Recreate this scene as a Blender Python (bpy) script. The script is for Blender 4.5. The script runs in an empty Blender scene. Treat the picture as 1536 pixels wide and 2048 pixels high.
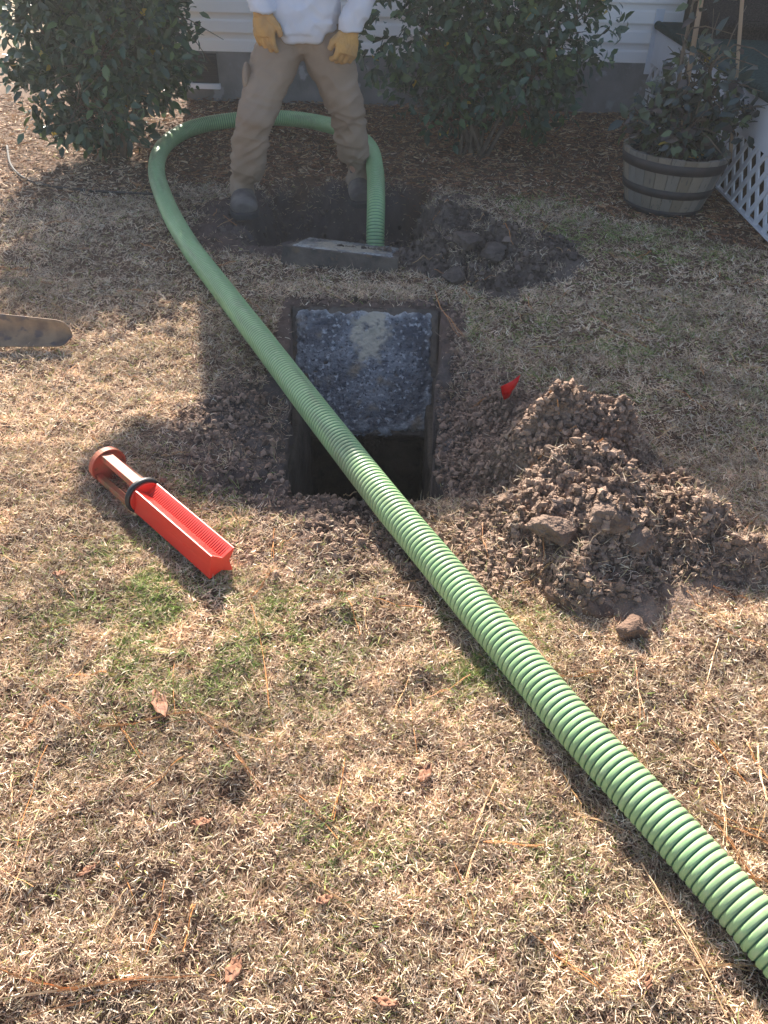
import bpy, math, random
import numpy as np
from mathutils import Vector, Matrix
random.seed(7)
rng = np.random.default_rng(7)
scn = bpy.context.scene
COL = scn.collection
R = math.radians

# ------------------------------------------------------------------ camera
CAM_H, PITCH, ROLL, FPX = 1.52, R(40.5), R(1.2), 1538.0
cp, sp = math.cos(PITCH), math.sin(PITCH)
Fw = Vector((0, cp, -sp)); Rt0 = Vector((1, 0, 0)); Up0 = Vector((0, sp, cp))
Rt = Rt0 * math.cos(ROLL) + Up0 * math.sin(ROLL)
Up = Up0 * math.cos(ROLL) - Rt0 * math.sin(ROLL)
cam = bpy.data.cameras.new("camera"); co = bpy.data.objects.new("camera", cam); COL.objects.link(co)
co.matrix_world = Matrix(((Rt.x, Up.x, -Fw.x, 0), (Rt.y, Up.y, -Fw.y, 0), (Rt.z, Up.z, -Fw.z, CAM_H), (0, 0, 0, 1)))
cam.sensor_fit = 'VERTICAL'; cam.sensor_height = 24; cam.lens = 24 * FPX / 2048
cam.clip_start = 0.05; cam.clip_end = 500
scn.camera = co

# ------------------------------------------------------------------ light
SUN_EL, SUN_AZ = R(32.5), R(13)      # sun stands behind the house, a little left
S_DIR = Vector((math.sin(SUN_AZ), -math.cos(SUN_AZ), 0))   # where shadows fall
w = bpy.data.worlds.new("World"); scn.world = w; w.use_nodes = True
nt = w.node_tree
sky = nt.nodes.new("ShaderNodeTexSky"); sky.sky_type = 'NISHITA'; sky.sun_disc = False
sky.sun_elevation = SUN_EL; sky.sun_rotation = -SUN_AZ; sky.air_density = 0.85; sky.dust_density = 1.8; sky.ozone_density = 0.6
nt.links.new(sky.outputs[0], nt.nodes["Background"].inputs[0])
nt.nodes["Background"].inputs[1].default_value = 0.078
sl = bpy.data.lights.new("sun", 'SUN'); so = bpy.data.objects.new("sun", sl); COL.objects.link(so)
sl.energy = 5.0; sl.angle = R(0.55); sl.color = (1, 0.93, 0.83)
ld = Vector((S_DIR.x * math.cos(SUN_EL), S_DIR.y * math.cos(SUN_EL), -math.sin(SUN_EL)))
so.rotation_euler = ld.to_track_quat('-Z', 'Y').to_euler(); so.location = (-3, 12, 9)
scn.view_settings.view_transform = 'Standard'; scn.view_settings.look = 'None'
scn.view_settings.exposure = 1.86; scn.view_settings.gamma = 1

def ray(x, y):
    return Fw + Rt * ((x - 768) / FPX) - Up * ((y - 1024) / FPX)
def P(x, y, z=0.0):                 # the ground point (or point at height z) seen at a photo pixel
    d = ray(x, y); t = (CAM_H - z) / -d.z
    return Vector((d.x * t, d.y * t, z))
def PY(x, y, Y):                    # the point at distance Y seen at a photo pixel
    d = ray(x, y); t = Y / d.y
    return Vector((d.x * t, Y, CAM_H + d.z * t))

# ------------------------------------------------------------------ noise
def _h(a, b, c, s):
    n = (a * 374761393 + b * 668265263 + c * 1103515245 + s * 974634777) & 0xffffffff
    n = ((n ^ (n >> 13)) * 1274126177) & 0xffffffff
    n = n ^ (n >> 16)
    return (n & 0xffff) / 65535.0
def noise3(x, y, z, s=0):
    x, y, z = np.broadcast_arrays(np.asarray(x, float), np.asarray(y, float), np.asarray(z, float))
    xi = np.floor(x).astype(np.int64); yi = np.floor(y).astype(np.int64); zi = np.floor(z).astype(np.int64)
    fx = x - xi; fy = y - yi; fz = z - zi
    fx = fx * fx * (3 - 2 * fx); fy = fy * fy * (3 - 2 * fy); fz = fz * fz * (3 - 2 * fz)
    r = 0
    for dx in (0, 1):
        for dy in (0, 1):
            for dz in (0, 1):
                wgt = (fx if dx else 1 - fx) * (fy if dy else 1 - fy) * (fz if dz else 1 - fz)
                r = r + wgt * _h(xi + dx, yi + dy, zi + dz, s)
    return r * 2 - 1
def noise2(x, y, s=0):
    x = np.asarray(x, float); y = np.asarray(y, float)
    xi = np.floor(x).astype(np.int64); yi = np.floor(y).astype(np.int64)
    fx = x - xi; fy = y - yi
    fx = fx * fx * (3 - 2 * fx); fy = fy * fy * (3 - 2 * fy)
    z = np.zeros_like(xi)
    a = _h(xi, yi, z, s); b = _h(xi + 1, yi, z, s); c = _h(xi, yi + 1, z, s); d = _h(xi + 1, yi + 1, z, s)
    return ((a * (1 - fx) + b * fx) * (1 - fy) + (c * (1 - fx) + d * fx) * fy) * 2 - 1
def fbm2(x, y, f, o=4, s=0, g=0.5):
    r = 0; a = 1; t = 0
    for i in range(o):
        r = r + a * noise2(x * f + 13.7 * i, y * f - 7.1 * i, s + i); t += a; a *= g; f *= 2.03
    return r / t
def fbm3(x, y, z, f, o=3, s=0, g=0.5):
    r = 0; a = 1; t = 0
    for i in range(o):
        r = r + a * noise3(x * f + 13.7 * i, y * f - 7.1 * i, z * f + 3.3 * i, s + i); t += a; a *= g; f *= 2.03
    return r / t
def sst(a, b, x):
    t = np.clip((x - a) / (b - a), 0, 1); return t * t * (3 - 2 * t)

# ------------------------------------------------------------------ materials
def mat(name, col, rough=0.8, col2=None, scale=8, bump=0, bscale=60, metal=0, spec=0.5, detail=5, attr=None,
        transl=0, contrast=0.5, stretch=None, col3=None, scale3=3, coat=0, pos3=0.55):
    m = bpy.data.materials.new(name); m.use_nodes = True; n = m.node_tree.nodes; L = m.node_tree.links
    b = n["Principled BSDF"]; b.inputs["Roughness"].default_value = rough; b.inputs["Metallic"].default_value = metal
    b.inputs["Specular IOR Level"].default_value = spec
    if coat: b.inputs["Coat Weight"].default_value = coat; b.inputs["Coat Roughness"].default_value = 0.25
    tc = n.new("ShaderNodeTexCoord"); src = tc.outputs["Object"]
    if stretch:
        mp = n.new("ShaderNodeMapping"); mp.inputs["Scale"].default_value = stretch; L.new(src, mp.inputs[0]); src = mp.outputs[0]
    def c4(c): return (c[0], c[1], c[2], 1)
    if attr:
        at = n.new("ShaderNodeAttribute"); at.attribute_name = attr; out = at.outputs["Color"]
    else:
        rgb = n.new("ShaderNodeRGB"); rgb.outputs[0].default_value = c4(col); out = rgb.outputs[0]
    def mixin(a, c, sc, lo, hi, dt=detail):
        t = n.new("ShaderNodeTexNoise"); t.inputs["Scale"].default_value = sc; t.inputs["Detail"].default_value = dt
        L.new(src, t.inputs["Vector"])
        rp = n.new("ShaderNodeMapRange"); rp.inputs[1].default_value = lo; rp.inputs[2].default_value = hi
        L.new(t.outputs["Fac"], rp.inputs[0])
        mx = n.new("ShaderNodeMix"); mx.data_type = 'RGBA'; L.new(rp.outputs[0], mx.inputs[0]); L.new(a, mx.inputs[6])
        mx.inputs[7].default_value = c4(c); return mx.outputs[2]
    if col2: out = mixin(out, col2, scale, 0.5 - contrast * 0.3, 0.5 + contrast * 0.3)
    if col3: out = mixin(out, col3, scale3, pos3, pos3 + 0.08)
    L.new(out, b.inputs["Base Color"])
    if bump:
        t = n.new("ShaderNodeTexNoise"); t.inputs["Scale"].default_value = bscale; t.inputs["Detail"].default_value = 6
        L.new(src, t.inputs["Vector"]); bp = n.new("ShaderNodeBump"); bp.inputs["Strength"].default_value = bump
        bp.inputs["Distance"].default_value = 0.01; L.new(t.outputs["Fac"], bp.inputs["Height"]); L.new(bp.outputs[0], b.inputs["Normal"])
    if transl:
        tr = n.new("ShaderNodeBsdfTranslucent"); L.new(out, tr.inputs[0])
        ms = n.new("ShaderNodeMixShader"); ms.inputs[0].default_value = transl
        L.new(b.outputs[0], ms.inputs[1]); L.new(tr.outputs[0], ms.inputs[2])
        L.new(ms.outputs[0], n["Material Output"].inputs[0])
    return m
M = {}
M['ground'] = mat('ground_soil', (1, 1, 1), 0.95, attr='Col', bump=0.7, bscale=160, spec=0.15)
M['blade'] = mat('grass_blade', (1, 1, 1), 0.7, attr='Col', transl=0.18, spec=0.3)
M['dirt'] = mat('dug_dirt', (1, 1, 1), 0.97, attr='Col', bump=1.0, bscale=220, spec=0.1)
M['crumb'] = mat('dirt_crumb', (0.21, 0.135, 0.098), 0.97, (0.10, 0.066, 0.05), 14, bump=0.6, bscale=200, spec=0.1)
M['clay'] = mat('grey_clay', (0.23, 0.162, 0.124), 0.95, (0.13, 0.086, 0.066), 22, bump=0.9, bscale=130, spec=0.15)
M['shade_clay'] = mat('shade_clay', (0.15, 0.118, 0.10), 0.95, (0.09, 0.072, 0.064), 22, bump=0.9, bscale=130, spec=0.1)  # darker copy of the clay, shade put into its colour
M['hose'] = mat('hose_plastic', (1, 1, 1), 0.42, attr='Col', spec=0.45, col3=(0.30, 0.27, 0.17), scale3=70, pos3=0.68)
M['leaf'] = mat('shrub_leaf', (1, 1, 1), 0.38, attr='Col', spec=0.5, transl=0.12)
M['bark'] = mat('shrub_bark', (0.16, 0.12, 0.08), 0.9, (0.08, 0.06, 0.045), 20, bump=0.5)
M['mulch'] = mat('mulch_chip', (1, 1, 1), 0.85, attr='Col', spec=0.2)
M['needle'] = mat('pine_needle', (1, 1, 1), 0.5, attr='Col', spec=0.4)
M['siding'] = mat('vinyl_siding', (0.90, 0.82, 0.76), 0.5, (0.86, 0.78, 0.72), 3)
M['white'] = mat('white_paint', (0.76, 0.76, 0.80), 0.45, (0.70, 0.70, 0.74), 6, bump=0.05)
M['found'] = mat('foundation_parge', (0.27, 0.25, 0.24), 0.9, (0.16, 0.15, 0.145), 4, bump=0.6, bscale=50, col3=(0.32, 0.31, 0.32), scale3=9, pos3=0.6)
M['roof'] = mat('roof_shingle', (0.10, 0.10, 0.10), 0.9, (0.06, 0.06, 0.06), 30, bump=0.5)
M['dark'] = mat('dark_metal', (0.03, 0.03, 0.033), 0.6)
M['carpet'] = mat('green_carpet', (0.035, 0.075, 0.068), 0.95, (0.018, 0.036, 0.036), 60, bump=1.0, bscale=160, spec=0.1)
M['mat'] = mat('brown_coir', (0.055, 0.045, 0.04), 0.95, (0.012, 0.010, 0.010), 110, bump=1.0, bscale=200, spec=0.1)
M['stave'] = mat('barrel_stave', (1, 1, 1), 0.8, attr='Col', bump=0.35, bscale=40, stretch=(6, 6, 0.8), col3=(0.12, 0.10, 0.08), scale3=14, pos3=0.6)
M['hoop'] = mat('barrel_hoop', (0.035, 0.033, 0.035), 0.65, (0.07, 0.055, 0.05), 12, metal=0.3)
M['soil'] = mat('potting_soil', (0.05, 0.035, 0.03), 0.95, (0.02, 0.015, 0.012), 30, bump=1)
M['bamboo'] = mat('wood_stake', (0.38, 0.26, 0.16), 0.6, (0.28, 0.18, 0.11), 15, stretch=(1, 1, 0.1))
M['concrete'] = mat('stained_concrete', (0.155, 0.12, 0.092), 0.9, (0.045, 0.038, 0.034), 9, bump=1.0, bscale=60, col3=(0.15, 0.10, 0.06), scale3=11, pos3=0.6)
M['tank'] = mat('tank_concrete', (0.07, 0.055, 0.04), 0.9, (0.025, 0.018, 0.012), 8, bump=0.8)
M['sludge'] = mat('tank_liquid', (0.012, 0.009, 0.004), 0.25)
M['red'] = mat('red_plastic', (0.66, 0.032, 0.018), 0.38, (0.56, 0.028, 0.016), 14, spec=0.5)
M['redstain'] = mat('stained_red_plastic', (0.52, 0.085, 0.05), 0.6, (0.22, 0.13, 0.05), 16, contrast=0.5, col3=(.10, .07, .035), scale3=30, pos3=.6)
M['rubber'] = mat('black_rubber', (0.012, 0.012, 0.014), 0.5)
M['flag'] = mat('flag_vinyl', (0.80, 0.015, 0.015), 0.4, transl=0.35)
M['wire'] = mat('flag_wire', (0.12, 0.10, 0.09), 0.5, metal=0.6)
M['rust'] = mat('rusty_blade', (0.30, 0.20, 0.12), 0.8, (0.15, 0.10, 0.07), 16, bump=0.4, metal=0.0, col3=(0.12, 0.09, 0.08), scale3=22)
M['wood'] = mat('shovel_wood', (0.34, 0.22, 0.12), 0.6, (0.26, 0.16, 0.09), 8)
M['khaki'] = mat('khaki_canvas', (0.31, 0.235, 0.175), 0.92, (0.25, 0.185, 0.135), 5, bump=0.35, bscale=420, spec=0.15)
M['shirt'] = mat('pale_shirt', (0.52, 0.57, 0.68), 0.9, (0.58, 0.56, 0.57), 3, bump=0.12, bscale=300, spec=0.15)
M['glove'] = mat('tan_leather', (0.52, 0.30, 0.10), 0.75, (0.36, 0.22, 0.10), 14, bump=0.5, bscale=90, spec=0.25)
M['boot'] = mat('dusty_boot', (0.085, 0.072, 0.066), 0.85, (0.17, 0.145, 0.13), 14, bump=0.4, spec=0.25)
M['sole'] = mat('boot_sole', (0.05, 0.046, 0.045), 0.9)
M['skin'] = mat('skin', (0.50, 0.30, 0.22), 0.55, (0.45, 0.26, 0.19), 12)
M['hair'] = mat('brown_hair', (0.05, 0.03, 0.02), 0.7, bump=0.5)
M['cap'] = mat('cap_cloth', (0.12, 0.12, 0.13), 0.9)
M['eye'] = mat('eye_white', (0.7, 0.7, 0.7), 0.3)
M['deadleaf'] = mat('dead_leaf', (0.42, 0.20, 0.11), 0.75, (0.26, 0.13, 0.08), 40, bump=0.3, transl=0.2)
M['cable'] = mat('cable_skin', (0.05, 0.043, 0.038), 0.85)
M['yellowleaf'] = mat('yellow_leaf', (0.65, 0.36, 0.06), 0.6, transl=0.3)

def crust_mat(name, patch=None, tint=(0.20, 0.205, 0.215)):
    m = bpy.data.materials.new(name); m.use_nodes = True; n = m.node_tree.nodes; L = m.node_tree.links
    b = n["Principled BSDF"]; b.inputs["Roughness"].default_value = 0.5; b.inputs["Specular IOR Level"].default_value = 0.5
    tc = n.new("ShaderNodeTexCoord")
    def nz(sc, d=6): t = n.new("ShaderNodeTexNoise"); t.inputs["Scale"].default_value = sc; t.inputs["Detail"].default_value = d; L.new(tc.outputs["Object"], t.inputs["Vector"]); return t.outputs["Fac"]
    def rg(f, a, c): r = n.new("ShaderNodeMapRange"); r.inputs[1].default_value = a; r.inputs[2].default_value = c; L.new(f, r.inputs[0]); return r.outputs[0]
    def mx(f, a, c):
        x = n.new("ShaderNodeMix"); x.data_type = 'RGBA'; L.new(f, x.inputs[0])
        for i, v in ((6, a), (7, c)):
            if isinstance(v, tuple): x.inputs[i].default_value = (*v, 1)
            else: L.new(v, x.inputs[i])
        return x.outputs[2]
    c = mx(rg(nz(5), 0.38, 0.62), (0.045, 0.05, 0.062), tint)
    c = mx(rg(nz(22), 0.50, 0.66), c, (0.075, 0.08, 0.095))
    c = mx(rg(nz(48, 8), 0.55, 0.66), c, (0.38, 0.385, 0.39))
    c = mx(rg(nz(85, 4), 0.56, 0.64), c, (0.03, 0.032, 0.04))
    ed = n.new('ShaderNodeAttribute'); ed.attribute_name = 'Edge'; em = n.new('ShaderNodeMath'); em.operation = 'MULTIPLY'; L.new(ed.outputs['Fac'], em.inputs[0]); L.new(rg(nz(20), .35, .6), em.inputs[1]); c = mx(em.outputs[0], c, (0.40, 0.40, 0.39))
    c = mx(rg(nz(7), 0.58, 0.68), c, (0.20, 0.15, 0.10))
    c = mx(rg(nz(60), 0.62, 0.72), c, (0.012, 0.012, 0.014))
    at = n.new("ShaderNodeAttribute"); at.attribute_name = 'Tan'
    ad = n.new("ShaderNodeMath"); ad.operation = 'MULTIPLY'; L.new(at.outputs["Fac"], ad.inputs[0]); L.new(rg(nz(30), 0.30, 0.5), ad.inputs[1])
    c = mx(ad.outputs[0], c, (0.42, 0.36, 0.27))
    L.new(c, b.inputs["Base Color"])
    bp = n.new("ShaderNodeBump"); bp.inputs["Strength"].default_value = 1; bp.inputs["Distance"].default_value = 0.008
    L.new(nz(90, 8), bp.inputs["Height"]); L.new(bp.outputs[0], b.inputs["Normal"])
    return m
M['crust'] = crust_mat('lid_crust')
M['crust_pale'] = crust_mat('pale_crust', tint=(0.42, 0.41, 0.36))

# ------------------------------------------------------------------ object helpers
def tag(o, label=None, cat=None, group=None, kind=None):
    if label: o['label'] = label
    if cat: o['category'] = cat
    if group: o['group'] = group
    if kind: o['kind'] = kind
    return o
def wloc(o):
    v = Vector((0, 0, 0))
    while o: v = v + o.location; o = o.parent
    return v
def empty(name, loc, label, cat, group=None):
    o = bpy.data.objects.new(name, None); COL.objects.link(o); o.location = Vector(loc); o.empty_display_size = 0.1
    return tag(o, label, cat, group)
def mesh_np(name, V, loops, totals, m, parent=None, cols=None, smooth=False, loc=(0, 0, 0), attrs=None):
    me = bpy.data.meshes.new(name); V = np.asarray(V, np.float32).reshape(-1, 3).copy()
    off = wloc(parent) if parent else Vector(loc)
    V -= np.array(off, np.float32)
    me.vertices.add(len(V)); me.vertices.foreach_set('co', V.ravel())
    loops = np.asarray(loops, np.int32).ravel(); totals = np.asarray(totals, np.int32)
    me.loops.add(len(loops)); me.loops.foreach_set('vertex_index', loops)
    me.polygons.add(len(totals)); st = np.concatenate(([0], np.cumsum(totals)[:-1])).astype(np.int32)
    me.polygons.foreach_set('loop_start', st); me.polygons.foreach_set('loop_total', totals)
    me.polygons.foreach_set('use_smooth', np.full(len(totals), smooth))
    me.update(calc_edges=True)
    if cols is not None:
        c = np.ones((len(V), 4), np.float32); c[:, :3] = np.asarray(cols).reshape(-1, 3)
        a = me.color_attributes.new('Col', 'FLOAT_COLOR', 'POINT'); a.data.foreach_set('color', c.ravel())
    for k, v in (attrs or {}).items():
        a = me.attributes.new(k, 'FLOAT', 'POINT'); a.data.foreach_set('value', np.asarray(v, np.float32).ravel())
    me.materials.append(m)
    o = bpy.data.objects.new(name, me); COL.objects.link(o)
    if parent: o.parent = parent
    else: o.location = Vector(loc)
    return o
def faces_np(F):
    return [i for f in F for i in f], [len(f) for f in F]
class MB:
    def __init__(s): s.v = []; s.f = []; s.c = []; s.cur = (1, 1, 1)
    def add(s, V, F):
        n = len(s.v); s.v += [tuple(p) for p in V]; s.f += [[i + n for i in f] for f in F]; s.c += [s.cur] * len(V); return s
    def box(s, a, b, X=None):
        V = [Vector((x, y, z)) for z in (a[2], b[2]) for y in (a[1], b[1]) for x in (a[0], b[0])]
        if X: V = [X(v) for v in V]
        return s.add(V, [(0, 2, 3, 1), (4, 5, 7, 6), (0, 1, 5, 4), (2, 6, 7, 3), (0, 4, 6, 2), (1, 3, 7, 5)])
    def tube(s, pts, rad, n=10, flat=None, cap=True, up=Vector((0, 0, 1))):
        pts = [Vector(p) for p in pts]
        if not hasattr(rad, '__len__'): rad = [rad] * len(pts)
        V = []; prev = None
        for i, p in enumerate(pts):
            t = (pts[min(i + 1, len(pts) - 1)] - pts[max(i - 1, 0)]).normalized()
            if prev is None:
                a = up if abs(t.dot(up)) < 0.95 else Vector((1, 0, 0)); u = t.cross(a).normalized()
            else:
                u = (prev - t * prev.dot(t)).normalized()
            prev = u; v = t.cross(u)
            rr = rad[i]; r1, r2 = rr if hasattr(rr, '__len__') else (rr, rr)
            for k in range(n):
                a = 2 * math.pi * k / n; V.append(p + u * (math.cos(a) * r1) + v * (math.sin(a) * r2))
        F = []
        for i in range(len(pts) - 1):
            for k in range(n):
                F.append((i * n + k, i * n + (k + 1) % n, (i + 1) * n + (k + 1) % n, (i + 1) * n + k))
        if cap: F.append(tuple(range(n))[::-1]); F.append(tuple((len(pts) - 1) * n + k for k in range(n)))
        return s.add(V, F)
    def ball(s, c, r, nu=16, nv=10, rot=None):
        c = Vector(c); r = r if hasattr(r, '__len__') else (r, r, r); V = []; F = []
        for i in range(nv + 1):
            th = math.pi * (i + 0.001 * (i == 0) - 0.001 * (i == nv)) / nv
            for k in range(nu):
                a = 2 * math.pi * k / nu
                p = Vector((r[0] * math.sin(th) * math.cos(a), r[1] * math.sin(th) * math.sin(a), r[2] * math.cos(th)))
                if rot: p = rot @ p
                V.append(c + p)
        for i in range(nv):
            for k in range(nu): F.append((i * nu + k, (i + 1) * nu + k, (i + 1) * nu + (k + 1) % nu, i * nu + (k + 1) % nu))
        return s.add(V, F + [tuple(range(nu)), tuple(nv * nu + k for k in range(nu))[::-1]])
    def lathe(s, prof, c=(0, 0, 0), n=48, X=None):
        V = []; c = Vector(c)
        for r, z in prof:
            for k in range(n):
                a = 2 * math.pi * k / n; p = Vector((r * math.cos(a), r * math.sin(a), z)); V.append((X(p) if X else c + p))
        F = [(i * n + k, i * n + (k + 1) % n, (i + 1) * n + (k + 1) % n, (i + 1) * n + k) for i in range(len(prof) - 1) for k in range(n)]
        return s.add(V, F)
    def build(s, name, m, parent=None, smooth=False, loc=(0, 0, 0), bevel=0, cols=False):
        l, t = faces_np(s.f)
        o = mesh_np(name, s.v, l, t, m, parent, cols=s.c if cols else None, smooth=smooth, loc=loc)
        if bevel:
            b = o.modifiers.new('bevel', 'BEVEL'); b.width = bevel; b.segments = 2; b.limit_method = 'ANGLE'
        return o
    def remesh(s, name, m, voxel, parent=None, loc=(0, 0, 0), it=4, disp=None):
        l, t = faces_np(s.f)
        tmp = mesh_np('tmp', s.v, l, t, m)
        r = tmp.modifiers.new('r', 'REMESH'); r.mode = 'VOXEL'; r.voxel_size = voxel; r.use_smooth_shade = True
        sm = tmp.modifiers.new('s', 'SMOOTH'); sm.factor = 0.5; sm.iterations = it
        dg = bpy.context.evaluated_depsgraph_get(); me = bpy.data.meshes.new_from_object(tmp.evaluated_get(dg))
        bpy.data.objects.remove(tmp); n = len(me.vertices)
        V = np.empty(n * 3, np.float32); me.vertices.foreach_get('co', V); V = V.reshape(-1, 3)
        N = np.empty(n * 3, np.float32); me.vertex_normals.foreach_get('vector', N); N = N.reshape(-1, 3)
        if disp is not None: V = V + N * disp(V)[:, None]
        off = wloc(parent) if parent else Vector(loc)
        V = V - np.array(off, np.float32)
        me.vertices.foreach_set('co', V.astype(np.float32).ravel()); me.update(); me.name = name
        me.materials.clear(); me.materials.append(m)
        me.polygons.foreach_set('use_smooth', np.ones(len(me.polygons), bool))
        o = bpy.data.objects.new(name, me); COL.objects.link(o)
        if parent: o.parent = parent
        else: o.location = Vector(loc)
        return o
def grid_mesh(name, xs, ys, Z, m, parent=None, cols=None, smooth=True, keep=None, loc=(0, 0, 0)):
    nx, ny = len(xs), len(ys); XX, YY = np.meshgrid(xs, ys); V = np.stack([XX, YY, Z], -1).reshape(-1, 3)
    i = (np.arange(ny - 1)[:, None] * nx + np.arange(nx - 1)[None, :])
    Q = np.stack([i, i + 1, i + nx + 1, i + nx], -1).reshape(-1, 4)
    if keep is not None:
        kf = keep.reshape(-1)[Q].any(1); Q = Q[kf]
    return mesh_np(name, V, Q, np.full(len(Q), 4), m, parent, cols=cols, smooth=smooth, loc=loc)
def spline(pts, n):
    pts = [Vector(p) for p in pts]; out = []
    q = [pts[0] * 2 - pts[1]] + pts + [pts[-1] * 2 - pts[-2]]
    for i in range(len(pts) - 1):
        a, b, c, d = q[i:i + 4]
        for k in range(n):
            t = k / n
            out.append(0.5 * ((2 * b) + (c - a) * t + (2 * a - 5 * b + 4 * c - d) * t * t + (3 * b - a - 3 * c + d) * t ** 3))
    out.append(pts[-1]); return out

# ------------------------------------------------------------------ terrain functions
L0 = P(590, 1005, -0.36); 
HX0, HX1, HY0, HY1 = -0.375, 0.215, 2.215, 2.72            # tank opening in the front pit
def pitx(Y):
    d = Y * cp + CAM_H * sp; return -0.1265 * d, np.interp(Y, [1.9, 2.6, 3.2], [.174, .186, .212])
def inhole(X, Y, g=0.0):
    w1 = 0.010 * noise2(Y * 13, Y * 0 + 3, 6) + 0.007 * noise2(Y * 37, Y * 0 + 5, 8); w2 = 0.016 * noise2(X * 13, X * 0 + 9, 6) + 0.010 * noise2(X * 37, X * 0 + 7, 8)
    a, b = pitx(Y); return (X > a + w1 - g) & (X < b + w1 * 1.3 + g) & (Y > 1.885 + w2 - g) & (Y < 2.78)
def pit1(X, Y):
    wob = 0.03 * noise2(X * 9, Y * 9, 5); a0, b0 = pitx(Y)
    a = sst(a0 - .28, a0 - .02, X + wob); b = sst(b0 + .27, b0 + .02, X + wob)
    shelf = np.minimum(np.minimum(a, b), np.minimum(sst(1.80, 1.90, Y + wob), sst(2.85, 2.6, Y))) * (0.055 + 0.025 * noise2(X * 12, Y * 12, 7))
    core = np.where((X > a0) & (X < b0 + .02) & (Y > 2.7) & (Y < 3.165 + .01 * noise2(X * 30, Y * 0, 2)), .37, 0)
    return np.maximum(shelf, core)
T2 = (P(520, 440), P(815, 440))
def pit2(X, Y):
    wob = 0.05 * noise2(X * 6, Y * 6, 9) + 0.02 * noise2(X * 21, Y * 21, 19)
    a = sst(-0.78, -0.62, X + wob); b = sst(0.24, 0.10, X + wob)
    c = sst(3.82, 3.98, Y + wob); d = sst(4.92, 4.60, Y + wob)
    return np.minimum(np.minimum(a, b), np.minimum(c, d)) * 0.30
HOL = [(P(470, 1590), .035, .035), (P(185, 1750), .02, .02), (P(40, 1080), .02, .02), (P(400, 1650), .03, .012), (P(720, 1160), .05, .018), (P(850, 1370), .04, .015), (P(170, 1345), .03, .018), (P(300, 1860), .05, .012)]
def ground_h(X, Y):
    X = np.asarray(X, float); Y = np.asarray(Y, float)
    near = sst(9, 6, np.hypot(X, Y - 3))
    h = 0.012 * fbm2(X, Y, 1.4, 3, 1) + (0.013 * fbm2(X, Y, 10, 3, 2) + 0.006 * noise2(X * 38, Y * 38, 4)) * near
    for c, r_, d_ in HOL: h = h - d_ * np.exp(-((X - c.x) ** 2 + (Y - c.y) ** 2) / (r_ * r_))
    h = h - pit1(X, Y) - pit2(X, Y)
    return h
MA = [(P(1130, 850, .16), 0.275, 0.212), (P(1210, 870, .12), 0.205, 0.180), (P(1080, 900, .10), 0.166, 0.180), (P(1160, 960, .12), 0.218, 0.201), (P(1240, 1000, .10), 0.192, 0.191), (P(1120, 1030, .09), 0.166, 0.159),
      (P(1190, 1080, .07), 0.141, 0.159), (P(1390, 1045, .06), 0.134, 0.127), (P(1500, 1110, .04), 0.109, 0.117), (P(1330, 985, .04), 0.060, 0.212), (P(1060, 1000, .04), 0.090, 0.170), (P(1150, 1180, .02), 0.060, 0.106), (P(1440, 1080, .03), 0.050, 0.191),
      (P(1000, 1090, 0), 0.024, 0.360), (P(1230, 1140, 0), 0.045, 0.297), (P(1400, 1110, 0), 0.030, 0.318), (P(1010, 830, 0), 0.045, 0.212), (P(1300, 1200, 0), 0.022, 0.233)]
MBm = [(P(900, 430, .10), .15, .26), (P(1000, 480, .08), .13, .26), (P(880, 505, .05), .10, .22), (P(1060, 515, .05), .10, .22), (P(990, 550, .03), .06, .24), (P(1130, 515, .02), .06, .14), (P(830, 430, .05), .07, .22), (P(1100, 480, .02), .04, .3)]
def mound(bs, X, Y):
    acc = 0 * X
    for c, z, r in bs:
        g = z * np.exp(-(((X - c.x) ** 2 + (Y - c.y) ** 2) / (r * r * 0.62)) ** 1.05)
        acc = acc + g ** 3
    return acc ** (1 / 3.) - 0.02
def mounds(X, Y): return np.maximum(mound(MA, X, Y), mound(MBm, X, Y))
def heap(bs_, X, Y):
    dx = 0.018 * noise2(X * 14, Y * 14, 71) + 0.01 * noise2(X * 50, Y * 50, 72); dy = 0.018 * noise2(X * 14, Y * 14, 73) + 0.01 * noise2(X * 50, Y * 50, 74)
    m0 = mound(bs_, X + dx, Y + dy)
    act = sst(-0.012, 0.04, m0)
    bl = 1 - np.abs(noise2((X + dx) * 22, (Y + dy) * 22, 75)) * 2
    bl2 = 1 - np.abs(noise2(X * 55 + 3 * dx, Y * 55, 76)) * 2
    return m0 + act * (0.040 * noise2((X + dx) * 8, (Y + dy) * 8, 78) + 0.020 * bl + 0.010 * bl2 + 0.007 * noise2(X * 110, Y * 110, 77) + 0.024 * fbm2(X, Y, 26, 4, 83, .7))
def mulchm(X, Y):
    e = 4.75 + 0.15 * noise2(X * 2, Y * 2, 31)
    e = np.where(X > 0.9, e - (X - 0.9) * 0.95, e); e = np.where(X < -1.4, e - 0.25, e)
    return sst(-0.12, 0.12, Y - e)
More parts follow.
